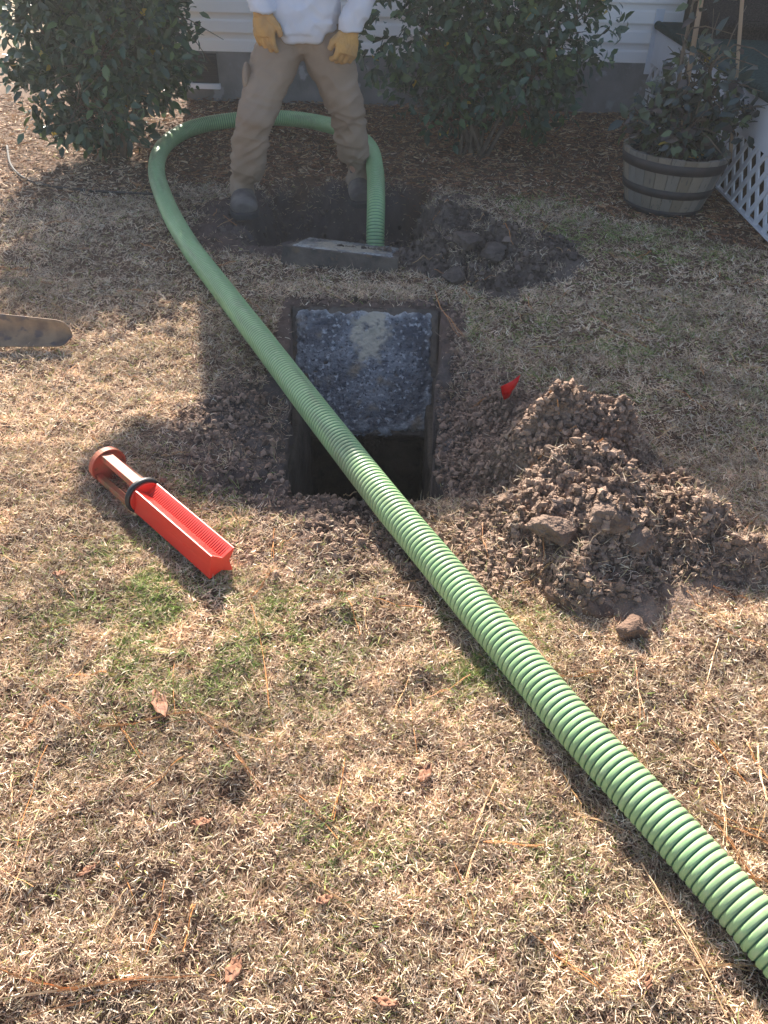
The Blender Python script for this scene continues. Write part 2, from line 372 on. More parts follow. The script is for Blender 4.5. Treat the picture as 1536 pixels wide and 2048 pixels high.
def baresoil(X, Y):
    n = fbm2(X, Y, 5, 3, 41)
    a = sst(1.25, 0.85, np.hypot((X + 0.08) / 0.66, (Y - 2.28) / 0.53) + 0.25 * n) * sst(2.95, 2.75, Y)
    lidz = ((X > -0.47) & (X < 0.33) & (Y > 2.6) & (Y < 3.24)).astype(float)
    b = sst(1.2, 0.9, np.hypot((X + 0.3) / 0.72, (Y - 4.3) / 0.62) + 0.3 * n)
    c = sst(0.004, 0.022, mounds(X, Y) + 0.012 * n)
    p = P(1010, 1110); d = sst(1.2, 0.5, np.hypot((X - p.x) / 0.42, (Y - p.y) / 0.22) + 0.5 * n) * 0.85
    p = P(640, 1090); e = sst(1.2, 0.6, np.hypot((X - p.x) / 0.4, (Y - p.y) / 0.12) + 0.6 * n) * 0.55
    return np.clip(np.max([a, lidz, b, c, d, e], 0), 0, 1)
GREEN = [(P(330, 1200), .26, .55), (P(560, 1270), .20, .5), (P(380, 1310), .22, .45), (P(1000, 1240), .10, .7), (P(980, 1330), .12, .5), (P(450, 960), .12, .7), (P(1180, 470), .35, .8), (P(1330, 510), .35, .6),
         (P(870, 680), .12, .5), (P(1100, 1720), .12, .15), (P(880, 1250), .06, .6), (P(1000, 650), .3, .3), (P(1250, 700), .5, .30), (P(700, 1740), .12, .25), (P(1100, 400), .25, .6)]
def greenm(X, Y):
    g = 0 * X
    for c, r, a in GREEN: g = np.maximum(g, a * np.exp(-((X - c.x) ** 2 + (Y - c.y) ** 2) / (r * r)))
    return np.clip(g * (0.45 + 1.3 * fbm2(X, Y, 11, 3, 51)) + 0.012, 0, 1)

# ------------------------------------------------------------------ ground
def gaxis(lo, hi, step, far, fstep):
    core = np.arange(lo, hi + step / 2, step); out = [hi]
    s = fstep; R_ = []
    while out[-1] < far: out.append(out[-1] + s); s *= 1.4
    l = [lo]; s = fstep
    while l[-1] > -far: l.append(l[-1] - s); s *= 1.4
    return np.concatenate((np.array(l[1:])[::-1], core, np.array(out[1:])))
xs = gaxis(-2.6, 2.8, 0.0075, 90, 0.04); ys = gaxis(0.0, 5.4, 0.0075, 90, 0.04)
XX, YY = np.meshgrid(xs, ys)
Z = ground_h(XX, YY)
hole = inhole(XX, YY)
Z = np.where(hole, -1.75, Z)
bs = baresoil(XX, YY)
Z = Z + bs * (0.016 * fbm2(XX, YY, 22, 4, 3) + 0.010 * np.abs(fbm2(XX, YY, 60, 2, 4))) * (~hole)
mu = mulchm(XX, YY)
n1 = fbm2(XX, YY, 30, 3, 61)[..., None] * 0.5 + 0.5; n2 = fbm2(XX, YY, 2.5, 3, 62)[..., None] * 0.5 + 0.5
thatch = np.array([.12, .075, .05]) * (0.6 + 0.8 * n1); soilc = np.array([.125, .088, .072]) * (0.55 + 0.9 * n1)
dark = np.array([.105, .085, .076]) * (0.7 + 0.6 * n1)
wet = sst(0.02, 0.16, pit1(XX, YY) + pit2(XX, YY) + 0.12 * np.maximum(sst(1.15, 0.8, np.hypot((XX + 0.1) / 0.62, (YY - 2.4) / 0.5)), sst(1.15, 0.8, np.hypot((XX + 0.3) / 0.72, (YY - 4.3) / 0.62))))[..., None]
mc = np.array([.12, .075, .05]) * (0.6 + 0.8 * n1)
C = thatch * (1 - mu[..., None]) + mc * mu[..., None]
C = C * (1 - bs[..., None]) + (soilc * (1 - wet) + dark * wet) * bs[..., None]
far = sst(8, 14, np.hypot(XX, YY))[..., None]; C = C * (1 - far) + np.array([.40, .33, .22]) * far
g = grid_mesh('ground', xs, ys, Z, M['ground'], cols=C.reshape(-1, 3)); tag(g, kind='structure')

# ------------------------------------------------------------------ dirt mounds
def dirt_heap(name, bs_, ext, label, dark_):
    p0, p1 = ext; x_ = np.arange(p0[0], p1[0], 0.0065); y_ = np.arange(p0[1], p1[1], 0.0065)
    X, Y = np.meshgrid(x_, y_)
    h = heap(bs_, X, Y)
    gh = ground_h(X, Y); zz = gh + h
    keep = (h > -0.008)
    n = fbm2(X, Y, 40, 3, 79)[..., None] * 0.5 + 0.5
    n3 = fbm2(X, Y, 7, 2, 80)[..., None] * 0.5 + 0.5
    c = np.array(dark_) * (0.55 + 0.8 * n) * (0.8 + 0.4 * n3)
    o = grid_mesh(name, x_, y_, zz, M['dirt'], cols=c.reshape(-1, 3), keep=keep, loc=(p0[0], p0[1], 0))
    return tag(o, label, 'dirt pile'), (lambda a, b: 0)
dirt_heap('dirt_pile', MA, ((0.05, 1.0), (1.75, 2.95)), 'large sunlit heap of crumbly brown soil beside the square tank opening', (.31, .215, .16))
dirt_heap('dirt_pile', MBm, ((-0.1, 3.2), (1.6, 5.0)), 'shaded grey-brown soil heap beside the rear pit, in front of the big shrub', (.16, .125, .105))  # soil colour darkened to carry the shade on this heap

def surf(X, Y): return ground_h(X, Y) + np.maximum(np.maximum(heap(MA, X, Y), heap(MBm, X, Y)), 0)

# clods
def clod(c, r, seed, label, flat=None, m='clay'):
    V = []; F = []; nu, nv = 60, 42; rr = np.random.default_rng(seed)
    cuts = [(Vector(rr.normal(size=3)).normalized(), 0.55 + 0.3 * rr.random()) for _ in range(6)]
    if flat: cuts.append((Vector(flat).normalized(), 0.42))
    sc = (1 + 0.3 * rr.random(), 1 + 0.3 * rr.random(), 0.75)
    D = []
    for i in range(nv + 1):
        th = math.pi * i / nv
        for k in range(nu):
            a = 2 * math.pi * k / nu; D.append((math.sin(th) * math.cos(a), math.sin(th) * math.sin(a), math.cos(th)))
    D = np.array(D); rad = np.ones(len(D))
    for nn, dd in cuts:
        dt = D @ np.array(nn); rad = np.where(dt > dd, np.minimum(rad, dd / np.maximum(dt, 1e-3)), rad)
    rad = rad * (1 + 0.20 * fbm3(D[:, 0], D[:, 1], D[:, 2], 2.2, 3, seed)) + 0.13 * fbm3(D[:, 0], D[:, 1], D[:, 2], 9, 5, seed + 5, .75)
    V = D * rad[:, None] * r * np.array(sc) + np.array(c)
    F = [(i * nu + k, (i + 1) * nu + k, (i + 1) * nu + (k + 1) % nu, i * nu + (k + 1) % nu) for i in range(nv) for k in range(nu)]
    l, t = faces_np(F)
    return tag(mesh_np('dirt_clod', V, l, t, M[m], smooth=True, loc=c), label, 'dirt clod', 'clods of dug soil')
def on(x, y, z=0.0, up=0.0):
    p = P(x, y, z); p.z = z + up; return p
clod(P(1105, 1060, .12), .050, 3, 'smooth dark brown clay slab facing left at the front of the sunlit heap', (-.5, -.8, -.05))
clod(P(1215, 1040, .15), .055, 5, 'largest grey clay lump with a flat cut face, middle of the sunlit heap', (-.2, -.9, .2))
clod(P(1270, 1075, .10), .05, 8, 'rough clay lump just right of the largest clay lump', None)
clod(P(1130, 1185, .03), .048, 11, 'pale sunlit clod at the foot of the heap nearest the green hose', None, 'crumb')
clod(P(1235, 1135, .035), .045, 12, 'small dark clod in the hollow below the largest clay lump', None)
clod(P(1195, 1215, .02), .04, 14, 'crumbly clod just right of the pale clod at the foot of the heap', None, 'crumb')
clod(P(1268, 1262, .025), .04, 17, 'lone clod lying on dry grass below the heap', (.2, -.9, 0), 'crumb')
clod(P(1405, 1055, .07), .065, 19, 'rooty clod at the right end of the sunlit heap', (-.3, -.8, .1), 'crumb')
clod(P(1485, 1110, .04), .05, 23, 'rightmost brown clod casting a shadow near the photo edge', (.3, -.8, 0))
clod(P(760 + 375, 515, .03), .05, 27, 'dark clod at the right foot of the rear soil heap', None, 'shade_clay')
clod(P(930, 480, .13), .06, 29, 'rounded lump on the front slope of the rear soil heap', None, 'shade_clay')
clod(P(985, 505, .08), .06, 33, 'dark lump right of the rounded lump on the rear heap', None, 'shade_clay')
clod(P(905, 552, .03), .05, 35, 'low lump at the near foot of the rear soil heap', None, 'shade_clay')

# crumbs: uncountable
def crumbs(n, areas, rmin, rmax, name, c1, seed, label):
    r_ = np.random.default_rng(seed); phi = (1 + 5 ** .5) / 2
    ico = np.array([(-1, phi, 0), (1, phi, 0), (-1, -phi, 0), (1, -phi, 0), (0, -1, phi), (0, 1, phi), (0, -1, -phi), (0, 1, -phi), (phi, 0, -1), (phi, 0, 1), (-phi, 0, -1), (-phi, 0, 1)]) / 1.9
    fc = np.array([(0, 11, 5), (0, 5, 1), (0, 1, 7), (0, 7, 10), (0, 10, 11), (1, 5, 9), (5, 11, 4), (11, 10, 2), (10, 7, 6), (7, 1, 8), (3, 9, 4), (3, 4, 2), (3, 2, 6), (3, 6, 8), (3, 8, 9), (4, 9, 5), (2, 4, 11), (6, 2, 10), (8, 6, 7), (9, 8, 1)])
    X = []; Y = []
    for (cx, cy, sx, sy, k) in areas:
        q = int(n * k); X.append(r_.normal(cx, sx, q)); Y.append(r_.normal(cy, sy, q))
    X = np.concatenate(X); Y = np.concatenate(Y)
    ok = (baresoil(X, Y) > r_.random(len(X)) * 0.9 + 0.05) & ~inhole(X, Y, .003) & ~((X > -.44) & (X < .25) & (Y > 2.6) & (Y < 3.18))
    X = X[ok]; Y = Y[ok]; k = len(X)
    r = rmin + (rmax - rmin) * r_.random(k) ** 8
    z = surf(X, Y) + r * 0.3 + 0.006
    V = ico[None] * (1 + 0.35 * r_.normal(size=(k, 12, 1))) * r[:, None, None] * (0.7 + 0.6 * r_.random((k, 1, 3)))
    V = V + np.stack([X, Y, z], -1)[:, None]
    F = (fc[None] + (np.arange(k) * 12)[:, None, None]).reshape(-1, 3)
    cc = np.repeat(np.array(c1) * (0.5 + 0.9 * r_.random((k, 1))), 12, 0)
    o = mesh_np(name, V, F, np.full(len(F), 3), M['dirt'], cols=cc, smooth=False)
    return tag(o, label, 'soil crumbs', kind='stuff')
mc_ = P(1200, 1010, .05); mp = P(1050, 1110)
uc = P(1150, 870, .12)
crumbs(60000, [(uc.x, uc.y, .18, .18, .3), (mc_.x, mc_.y, .36, .28, .55), (mp.x, mp.y, .3, .12, .25), (-.1, 1.95, .4, .12, .06), (.4, 2.4, .15, .3, .14), (-.58, 2.3, .10, .22, .05), (-.1, 3.25, .3, .03, .02), (.36, 2.7, .05, .3, .05)], .0018, .012, 'soil_crumbs', (.31, .215, .16), 5, 'loose crumbs of brown soil scattered round the sunlit heap')
mb_ = P(970, 490, .05)
crumbs(16000, [(mb_.x, mb_.y, .34, .32, .7), (-.4, 4.3, .35, .4, .3)], .0025, .016, 'soil_crumbs', (.16, .125, .105), 6, 'loose grey soil crumbs round the shaded rear heap')  # crumb colour darkened for shade like the rear heap

# ------------------------------------------------------------------ grass
def blades(name, X, Y, L, W, col, lift, tiltlo, tilthi, m, label, cat, seed, curl=0.5, zf=None, kind='stuff'):
    r_ = np.random.default_rng(seed); k = len(X)
    az = r_.random(k) * 2 * np.pi; tilt = np.radians(tiltlo + (tilthi - tiltlo) * r_.random(k) ** 0.7)
    z0 = (ground_h(X, Y) if zf is None else zf(X, Y)) + lift * r_.random(k)
    base = np.stack([X, Y, z0], -1)
    d0 = np.stack([np.cos(az) * np.sin(tilt), np.sin(az) * np.sin(tilt), np.cos(tilt)], -1)
    az2 = az + curl * r_.normal(size=k) * 1.3; t2 = tilt + curl * r_.normal(size=k) * 0.9
    d1 = np.stack([np.cos(az2) * np.sin(t2), np.sin(az2) * np.sin(t2), np.cos(t2)], -1); d1[:, 2] = np.maximum(d1[:, 2], -0.25)
    th = r_.random(k) * 2 * np.pi; rv = np.stack([np.cos(th), np.sin(th), 0.6 * r_.normal(size=k)], -1)
    s = np.cross(d0, rv); s /= np.linalg.norm(s, axis=1, keepdims=True) + 1e-6
    hw = s * (W / 2)[:, None]; L = L[:, None]
    mid = base + d0 * L * 0.5; tip = mid + d1 * L * 0.5
    V = np.stack([base - hw, base + hw, mid + hw * 0.85, mid - hw * 0.85, tip], 1)
    i = (np.arange(k) * 5)[:, None]
    Fq = i + np.array([[0, 1, 2, 3]]); Ft = i + np.array([[3, 2, 4]])
    loops = np.concatenate([Fq, Ft], 1).ravel(); tot = np.tile([4, 3], k)
    o = mesh_np(name, V, loops, tot, m, cols=np.repeat(col, 5, 0))
    return tag(o, label, cat, kind=kind)
def sample(n, x0, x1, y0, y1, seed, fn):
    r_ = np.random.default_rng(seed); X = x0 + (x1 - x0) * r_.random(n); Y = y0 + (y1 - y0) * r_.random(n)
    ok = r_.random(n) < fn(X, Y); return X[ok], Y[ok]
def infr(X, Y, mg=0.85):       # ground the picture (and a step to its side) can see
    dep = Y * cp + CAM_H * sp
    return (np.abs(X) < dep * 0.50 + mg)
def gden(X, Y):
    hs = (X > 1.98) & (Y > 4.0)
    clump = 0.55 + 0.9 * fbm2(X, Y, 16, 3, 91) + 0.5 * fbm2(X, Y, 3, 2, 92)
    clump = np.where(np.hypot(X, Y) < 3, clump + .15, clump)
    return np.clip(clump, 0.3, 1) * (~inhole(X, Y, .012)) * (1 - 0.97 * baresoil(X, Y)) * (1 - 0.85 * mulchm(X, Y)) * (~hs) * infr(X, Y) * (Y < 6.6 - .05 * X)
GX = []; GY = []
for (x0, x1, y0, y1, n, sd) in ((-1.9, 1.9, 0.05, 1.2, 560000, 1), (-2.3, 2.3, 1.2, 2.1, 450000, 2), (-2.9, 2.9, 2.1, 3.4, 360000, 3), (-3.7, 3.7, 3.4, 4.9, 210000, 4), (-4.6, 3.2, 4.9, 6.8, 95000, 5)):
    a, b = sample(n, x0, x1, y0, y1, sd, gden); GX.append(a); GY.append(b)
GX = np.concatenate(GX); GY = np.concatenate(GY); k = len(GX)
pal = np.array([(.68, .53, .37), (.85, .73, .56), (.50, .34, .24), (.21, .125, .09), (.56, .46, .26), (.72, .54, .41)])
pw = np.array([.30, .20, .20, .12, .06, .12]); ci = rng.choice(6, k, p=pw / pw.sum())
gc = pal[ci] * (0.8 + 0.35 * rng.random((k, 1))) * (1 + .28 * fbm2(GX, GY, 2.2, 3, 97) + .40 * fbm2(GX, GY, 18, 2, 98))[:, None]
gm = greenm(GX, GY); isg = rng.random(k) < gm
gpal = np.array([(.14, .22, .05), (.26, .33, .09), (.40, .42, .18)]); gc[isg] = gpal[rng.choice(3, isg.sum())] * (0.75 + 0.5 * rng.random((isg.sum(), 1)))
isy = (rng.random(k) < 0.035); gc[isy] = np.array([.34, .31, .10]) * (0.8 + .4 * rng.random((isy.sum(), 1)))
dist = np.hypot(GX, GY)
GL = (0.011 + 0.018 * rng.random(k) ** 1.3) * (1 + 0.10 * dist) * np.where(isg, 1.35, 1)
GW = (0.0012 + 0.0012 * rng.random(k)) * (1 + 0.2 * dist)
blades('grass', GX, GY, GL, GW, gc, 0.010, 30, 95, M['blade'], 'short dormant straw-coloured lawn with green tufts', 'grass', 11, 0.26)
# sparse taller tufts and roots sticking out of the soil
def tden(X, Y): return np.clip(baresoil(X, Y) * 0.9 * np.where(mounds(X, Y) > .02, fbm2(X, Y, 6, 2, 95) > -.05, fbm2(X, Y, 6, 2, 95) > .12) * infr(X, Y, .2), 0, 1) * (1 - (pit1(X, Y) > .1) * .7) * (1 - (pit2(X, Y) > .1) * .9)
a, b = sample(110000, -1.2, 1.8, 1.0, 5.0, 21, tden)
okk = ~inhole(a, b, .01) & ~((a > -0.47) & (a < 0.27) & (b > 2.6) & (b < 3.25)) & ~((b > 3.55) & (b < 4.4) & (a < 0.12)); a = a[okk]; b = b[okk]
k = len(a); keep = rng.random(k) < 0.9; a = a[keep]; b = b[keep]; k = len(a)
tc = pal[rng.choice(6, k)] * (0.8 + 0.3 * rng.random((k, 1)))
blades('grass_roots', a, b, 0.018 + 0.035 * rng.random(k), 0.0012 + 0.001 * rng.random(k), tc, 0.008, 15, 95, M['blade'], 'straw and torn roots mixed into the dug soil', 'grass roots', 22, 0.8, lambda X, Y: surf(X, Y) + 0.012)

# mulch of pine bark and straw by the house
def mden(X, Y): return mulchm(X, Y) * infr(X, Y, .5) * (Y < 6.75 - .05 * X) * (1 - baresoil(X, Y)) * ~((X > 2.02) & (Y > 3.9)) * np.where((X < -1.2), 0.6, 1)
a, b = sample(80000, -4.5, 2.9, 3.2, 6.8, 31, mden); k = len(a)
mp_ = np.array([(.28, .14, .08), (.18, .09, .055), (.42, .26, .15), (.55, .40, .25), (.10, .06, .04), (.34, .18, .09)])
mcl = mp_[rng.choice(6, k, p=[.26, .22, .18, .10, .12, .12])] * (0.75 + .5 * rng.random((k, 1)))
lf = (a < -1.6) & (rng.random(k) < .6); mcl[lf] = np.array([.58, .42, .28]) * (.8 + .3 * rng.random((lf.sum(), 1)))
blades('mulch', a, b, 0.02 + 0.055 * rng.random(k) ** 2, 0.003 + 0.009 * rng.random(k) ** 2, mcl, 0.022, 72, 98, M['mulch'], 'reddish brown pine bark and straw mulch along the house', 'mulch', 32, 0.25)

# long pine needles in pairs
def needles(spec, seed):
    r_ = random.Random(seed); mb = MB()
    for (x, y, ang, L) in spec:
        p = Vector((x, y, 0)); d = Vector((math.cos(ang), math.sin(ang), 0)); bend = r_.uniform(-.35, .35)
        col = r_.choice([(.55, .24, .08), (.42, .19, .075), (.50, .30, .14), (.60, .38, .2)])
        for q in range(r_.choice([1, 2, 3])):
            dv = r_.uniform(-.05, .05); pts = []; mb.cur = col
            for i in range(7):
                t = i / 6; aa = ang + bend * t + dv * t * 2
                pts.append(p); p2 = p + Vector((math.cos(aa), math.sin(aa), 0)) * (L / 6); p = p2
            P0 = pts[0]; pts2 = []
            for i, pp in enumerate(pts):
                z = float(surf(np.array([pp.x]), np.array([pp.y]))[0]); pts2.append(Vector((pp.x, pp.y, z + 0.016 + 0.006 * math.sin(i * 1.7 + q))))
            mb.tube(pts2, 0.0009, 3); p = P0.copy()
    o = mb.build('pine_needles', M['needle'], cols=True); return tag(o, 'long orange-brown pine needles fallen across the lawn', 'pine needles', kind='stuff')
sp_ = []
def nd(x, y, x2, y2):
    a = P(x, y); b = P(x2, y2); sp_.append((a.x, a.y, math.atan2(b.y - a.y, b.x - a.x), (b - a).length))
for q in [(50, 1365, 200, 1460), (200, 1460, 400, 1430), (400, 1430, 560, 1530), (410, 1450, 540, 1570), (505, 1220, 560, 1420), (0, 2010, 430, 1930), (60, 2040, 380, 1950), (1085, 1605, 1250, 1660), (1280, 1730, 1450, 2040),
          (1430, 1560, 1470, 1700), (1490, 1500, 1540, 1600), (1440, 1640, 1536, 1680), (20, 1830, 90, 1620), (540, 1590, 740, 1610), (100, 1500, 20, 1700), (1510, 1500, 1515, 1610), (230, 1480, 390, 1440), (600, 1600, 700, 1700),
          (1310, 920, 1480, 1000), (1060, 700, 1240, 690), (620, 560, 690, 620), (870, 590, 900, 680), (1180, 640, 1290, 700), (1000, 1110, 950, 1085), (940, 1110, 1010, 1150), (820, 1400, 830, 1520), (640, 1640, 720, 1690), (120, 1990, 300, 1960)]: nd(*q)
rr = random.Random(4)
for _ in range(230):
    Y = rr.uniform(.4, 4.6); X = rr.uniform(-1, 1) * (0.5 * (Y * cp + 1))
    if abs(X) < 1e9 and not (-.55 < X < .35 and 1.9 < Y < 3.2) and not (-.8 < X < .2 and 3.6 < Y < 4.9): sp_.append((X, Y, rr.uniform(0, 6.28), rr.uniform(.06, .17)))
needles(sp_, 3)

# ------------------------------------------------------------------ house
HYAW = R(2.0); HO = Vector((0, 6.78, 0)); hp = Vector((math.cos(HYAW), -math.sin(HYAW), 0)); hn = Vector((math.sin(HYAW), math.cos(HYAW), 0))
def H(v): return HO + hp * v[0] + hn * v[1] + Vector((0, 0, v[2]))
def hxl(p): d = Vector(p) - HO; return d.dot(hp), d.dot(hn)
HXL, HXR = -1.66, 7.0; SB = 0.35; EAVE = 2.98
house = empty('house', H((2, 0, 0)), 'white vinyl sided house with a grey foundation standing behind the shrubs', 'house')
mb = MB(); prof = []; z = SB; lap = 0.127
prof.append((-0.002, SB))
while z < EAVE:
    prof += [(-0.016, z), (-0.016, z + 0.004), (-0.008, z + lap * 0.56), (-0.001, z + lap * 0.66), (0.002, z + lap * 0.98), (0.002, z + lap)]; z += lap
def extr(mb, prof, a, b, f):
    n = len(prof); V = [f(a, p) for p in prof] + [f(b, p) for p in prof]
    mb.add(V, [(i, n + i, n + i + 1, i + 1) for i in range(n - 1)])
extr(mb, prof, HXL, HXR, lambda s, p: H((s, p[0] - 0.02, p[1])))
extr(mb, prof, 0, 7, lambda s, p: H((HXL + p[0] - 0.02, s, p[1])))
mb.box((HXL - .03, -.035, SB), (HXL + .06, -.018, EAVE), H)
mb.build('wall', M['siding'], house)
MB().box((HXL + .0, 0, -0.3), (HXR, 7, EAVE - .02), H).build('wall_core', M['white'], house)
mb = MB().box((HXL + .01, -.03, -0.3), (HXR, -.002, SB - .001), H).build('foundation', M['found'], house)
v0 = hxl(PY(405, 120, 6.75))[0]
vent = MB(); 
for i in range(7): vent.box((v0 - .10, -.052, .145 + i * .026), (v0 + .09, -.04, .160 + i * .026), H)
vent.box((v0 - .11, -.042, .13), (v0 + .10, -.034, .335), H)
vent = vent.build('vent', M['dark'], house)
MB().box((v0 - .13, -.075, .095), (v0 + .11, -.034, .13), H).build('sill', M['white'], vent)
rf = MB(); OH = .36; rp = 0.42
def slab(mb, x0, x1, y0, z0, y1, z1, th=.14):
    V = [H((x, y, z + d)) for x in (x0, x1) for (y, z) in ((y0, z0), (y1, z1)) for d in (0, th)]
    mb.add(V, [(0, 1, 3, 2), (4, 6, 7, 5), (0, 4, 5, 1), (2, 3, 7, 6), (1, 5, 7, 3), (0, 2, 6, 4)])
slab(rf, HXL - .02, HXR + .3, -OH, EAVE - .02, 3.5, EAVE - .02 + (3.5 + OH) * rp)
slab(rf, HXL - .02, HXR + .3, 7 + OH, EAVE - .02, 3.5, EAVE - .02 + (3.5 + OH) * rp)
slab(rf, HXL - .36, HXL - .021, -OH, EAVE - .02, OH * .9, EAVE - .02 + (1.9 * OH) * rp)
mr = rf.build('roof', M['roof'], house)
gb = MB(); gb.add([H((x, y, zz)) for x in (HXL + .0, HXL + .1) for (y, zz) in ((0, EAVE - .02), (7, EAVE - .02), (3.5, EAVE - .1 + 3.5 * rp + .15))], [(0, 1, 2), (3, 5, 4), (0, 2, 5, 3), (1, 4, 5, 2), (0, 3, 4, 1)]); gb.build('gable', M['siding'], house)
MB().box((HXL - .03, -OH - .012, EAVE - .05), (HXR + .3, -OH - .001, EAVE + .11), H).build('gutter', M['white'], house)

# ------------------------------------------------------------------ porch
e1 = P(1309, 34, .60); PX = 2.06; PEND = -3.4; DZ = .60
px0 = hxl(e1)[0] - .06
def PO(v): return H((px0 + v[0] + 0.04 * (-v[1]), v[1], v[2]))   # porch side runs a touch outward
porch = empty('porch', PO((1, -1.5, 0)), 'white porch with lattice skirting and a dark green carpeted deck, right of the house wall', 'porch')
dk = MB(); dk.box((0.02, PEND, DZ - .02), (3.0, -.04, DZ + .02), PO)
dk.tube([PO((0.0, PEND - .01, DZ)), PO((0.0, -.045, DZ))], .028, 14)
dk.build('deck_carpet', M['carpet'], porch, smooth=False)
MB().box((0.0, PEND, .36), (.022, -.05, DZ - .025), PO).build('fascia_board', M['white'], porch)
MB().box((-.03, -.05, .28), (.03, -.036, .70), PO).build('corner_trim', M['white'], porch)
lt = MB(); y0_, y1_, z0_, z1_ = PEND, -.04, .04, .359
def clipseg(y, s):   # line z = z0_ + s*(t), from y
    out = []
    for (zz) in (z0_, z1_): out.append((y + (zz - z0_) * s, zz))
    (ya, za), (yb, zb) = out
    if s > 0 and yb > y1_: zb = z0_ + (y1_ - y) / s; yb = y1_
    if s < 0 and yb < y0_: zb = z0_ + (y0_ - y) / s; yb = y0_
    if ya < y0_ and s > 0: za = z0_ + (y0_ - y) / s; ya = y0_
    if ya > y1_ and s < 0: za = z0_ + (y1_ - y) / s; ya = y1_
    return (ya, za, yb, zb) if zb - za > 0.01 else None
yy = y0_ - .5
while yy < y1_ + .5:
    for s, xo in ((.8, .012), (-.8, .002)):
        c = clipseg(yy, s)
        if c and c[0] >= y0_ - 1e-6 and c[2] >= y0_ - 1e-6 and c[0] <= y1_ + 1e-6 and c[2] <= y1_ + 1e-6:
            ya, za, yb, zb = c; w2 = .019
            V = [PO((xo + dx, yv + dyv, zv)) for dx in (0, .009) for (yv, zv) in ((ya, za), (yb, zb)) for dyv in (-w2, w2)]
            lt.add(V, [(0, 1, 3, 2), (4, 6, 7, 5), (0, 2, 6, 4), (1, 5, 7, 3), (0, 4, 5, 1), (2, 3, 7, 6)])
    yy += .125
lt.build('lattice_panel', M['white'], porch)
MB().box((-.001, PEND, .030), (.024, -.04, .044), PO).build('lattice_rail', M['white'], porch)
pp = hxl(P(1362, 22, DZ + .02)); ppx = pp[0] - px0 + .04 * pp[1]
pc = (ppx + .02, -.32)
pst = MB().box((pc[0] - .055, pc[1] - .055, DZ + .11), (pc[0] + .055, pc[1] + .055, 2.9), PO).build('post', M['white'], porch, bevel=.004)
bsx = MB(); 
for r1, za, r2, zb in ((.10, DZ + .021, .10, DZ + .085), (.10, DZ + .085, .066, DZ + .12)):
    V = [PO((pc[0] + sx * r, pc[1] + sy * r, zz)) for r, zz in ((r1, za), (r2, zb)) for sx, sy in ((-1, -1), (1, -1), (1, 1), (-1, 1))]
    bsx.add(V, [(3, 2, 1, 0), (4, 5, 6, 7), (0, 1, 5, 4), (1, 2, 6, 5), (2, 3, 7, 6), (3, 0, 4, 7)])
bsx.build('post_base', M['white'], pst)
# dark slanted coir rug draped over the step up to the door
def RUG(u, v): 
    a = PO((.42, -.20, .98)); return a
rug = MB(); n = 14; V = []; F = []
ra0 = P(1416, 50, .70); ra1 = ra0 + Vector((1.9, -.12, 0)); bk = Vector((.06, .85, .36)); ra = [ra0, ra1, ra1 + bk, ra0 + bk]
th = Vector((0, -.0, .03))
for j in range(2):
    for i in range(4): V.append(ra[i] + th * j)
rug.add(V, [(3, 2, 1, 0), (4, 5, 6, 7), (0, 1, 5, 4), (1, 2, 6, 5), (2, 3, 7, 6), (3, 0, 4, 7)])
rug.add([p + Vector((0, .02, dz)) for p in (ra[0], ra[1], ra[2], ra[3]) for dz in (0, -.001)] + [Vector((p.x, p.y + .02, DZ + .021)) for p in ra], [(0, 8, 9, 2), (2, 9, 10, 4), (4, 10, 11, 6), (6, 11, 8, 0)])
rug.tube([ra[0], ra[3]], .03, 10); rug.tube([ra[0], ra[1]], .026, 10)
tag(rug.build('ramp_mat', M['mat'], loc=ra[0]), 'dark brown coarse coir mat sloping up from the green porch carpet', 'mat')

# ------------------------------------------------------------------ leaves
LT = np.array([(0, 0, 0), (.32, -.5, .07), (.32, 0, 0), (.32, .5, .07), (.70, -.40, .05), (.70, 0, -.03), (.70, .40, .05), (1.0, 0, -.10)])
LF = [(0, 1, 2), (0, 2, 3), (1, 4, 5, 2), (2, 5, 6, 3), (4, 7, 5), (5, 7, 6)]
def leaves(name, C, A, N, L, W, col, m, parent=None, loc=(0, 0, 0)):
    A = A / np.linalg.norm(A, axis=1, keepdims=True); S = np.cross(N, A); S /= np.linalg.norm(S, axis=1, keepdims=True) + 1e-6; NN = np.cross(A, S)
    k = len(C)
    V = C[:, None] + A[:, None] * (LT[None, :, 0:1] * L[:, None, None]) + S[:, None] * (LT[None, :, 1:2] * W[:, None, None]) + NN[:, None] * (LT[None, :, 2:3] * L[:, None, None])
    lp, tt = faces_np(LF); loops = (np.array(lp)[None] + (np.arange(k) * 8)[:, None]).ravel(); tot = np.tile(tt, k)
    return mesh_np(name, V, loops, tot, m, parent, cols=np.repeat(col, 8, 0), smooth=True, loc=loc)
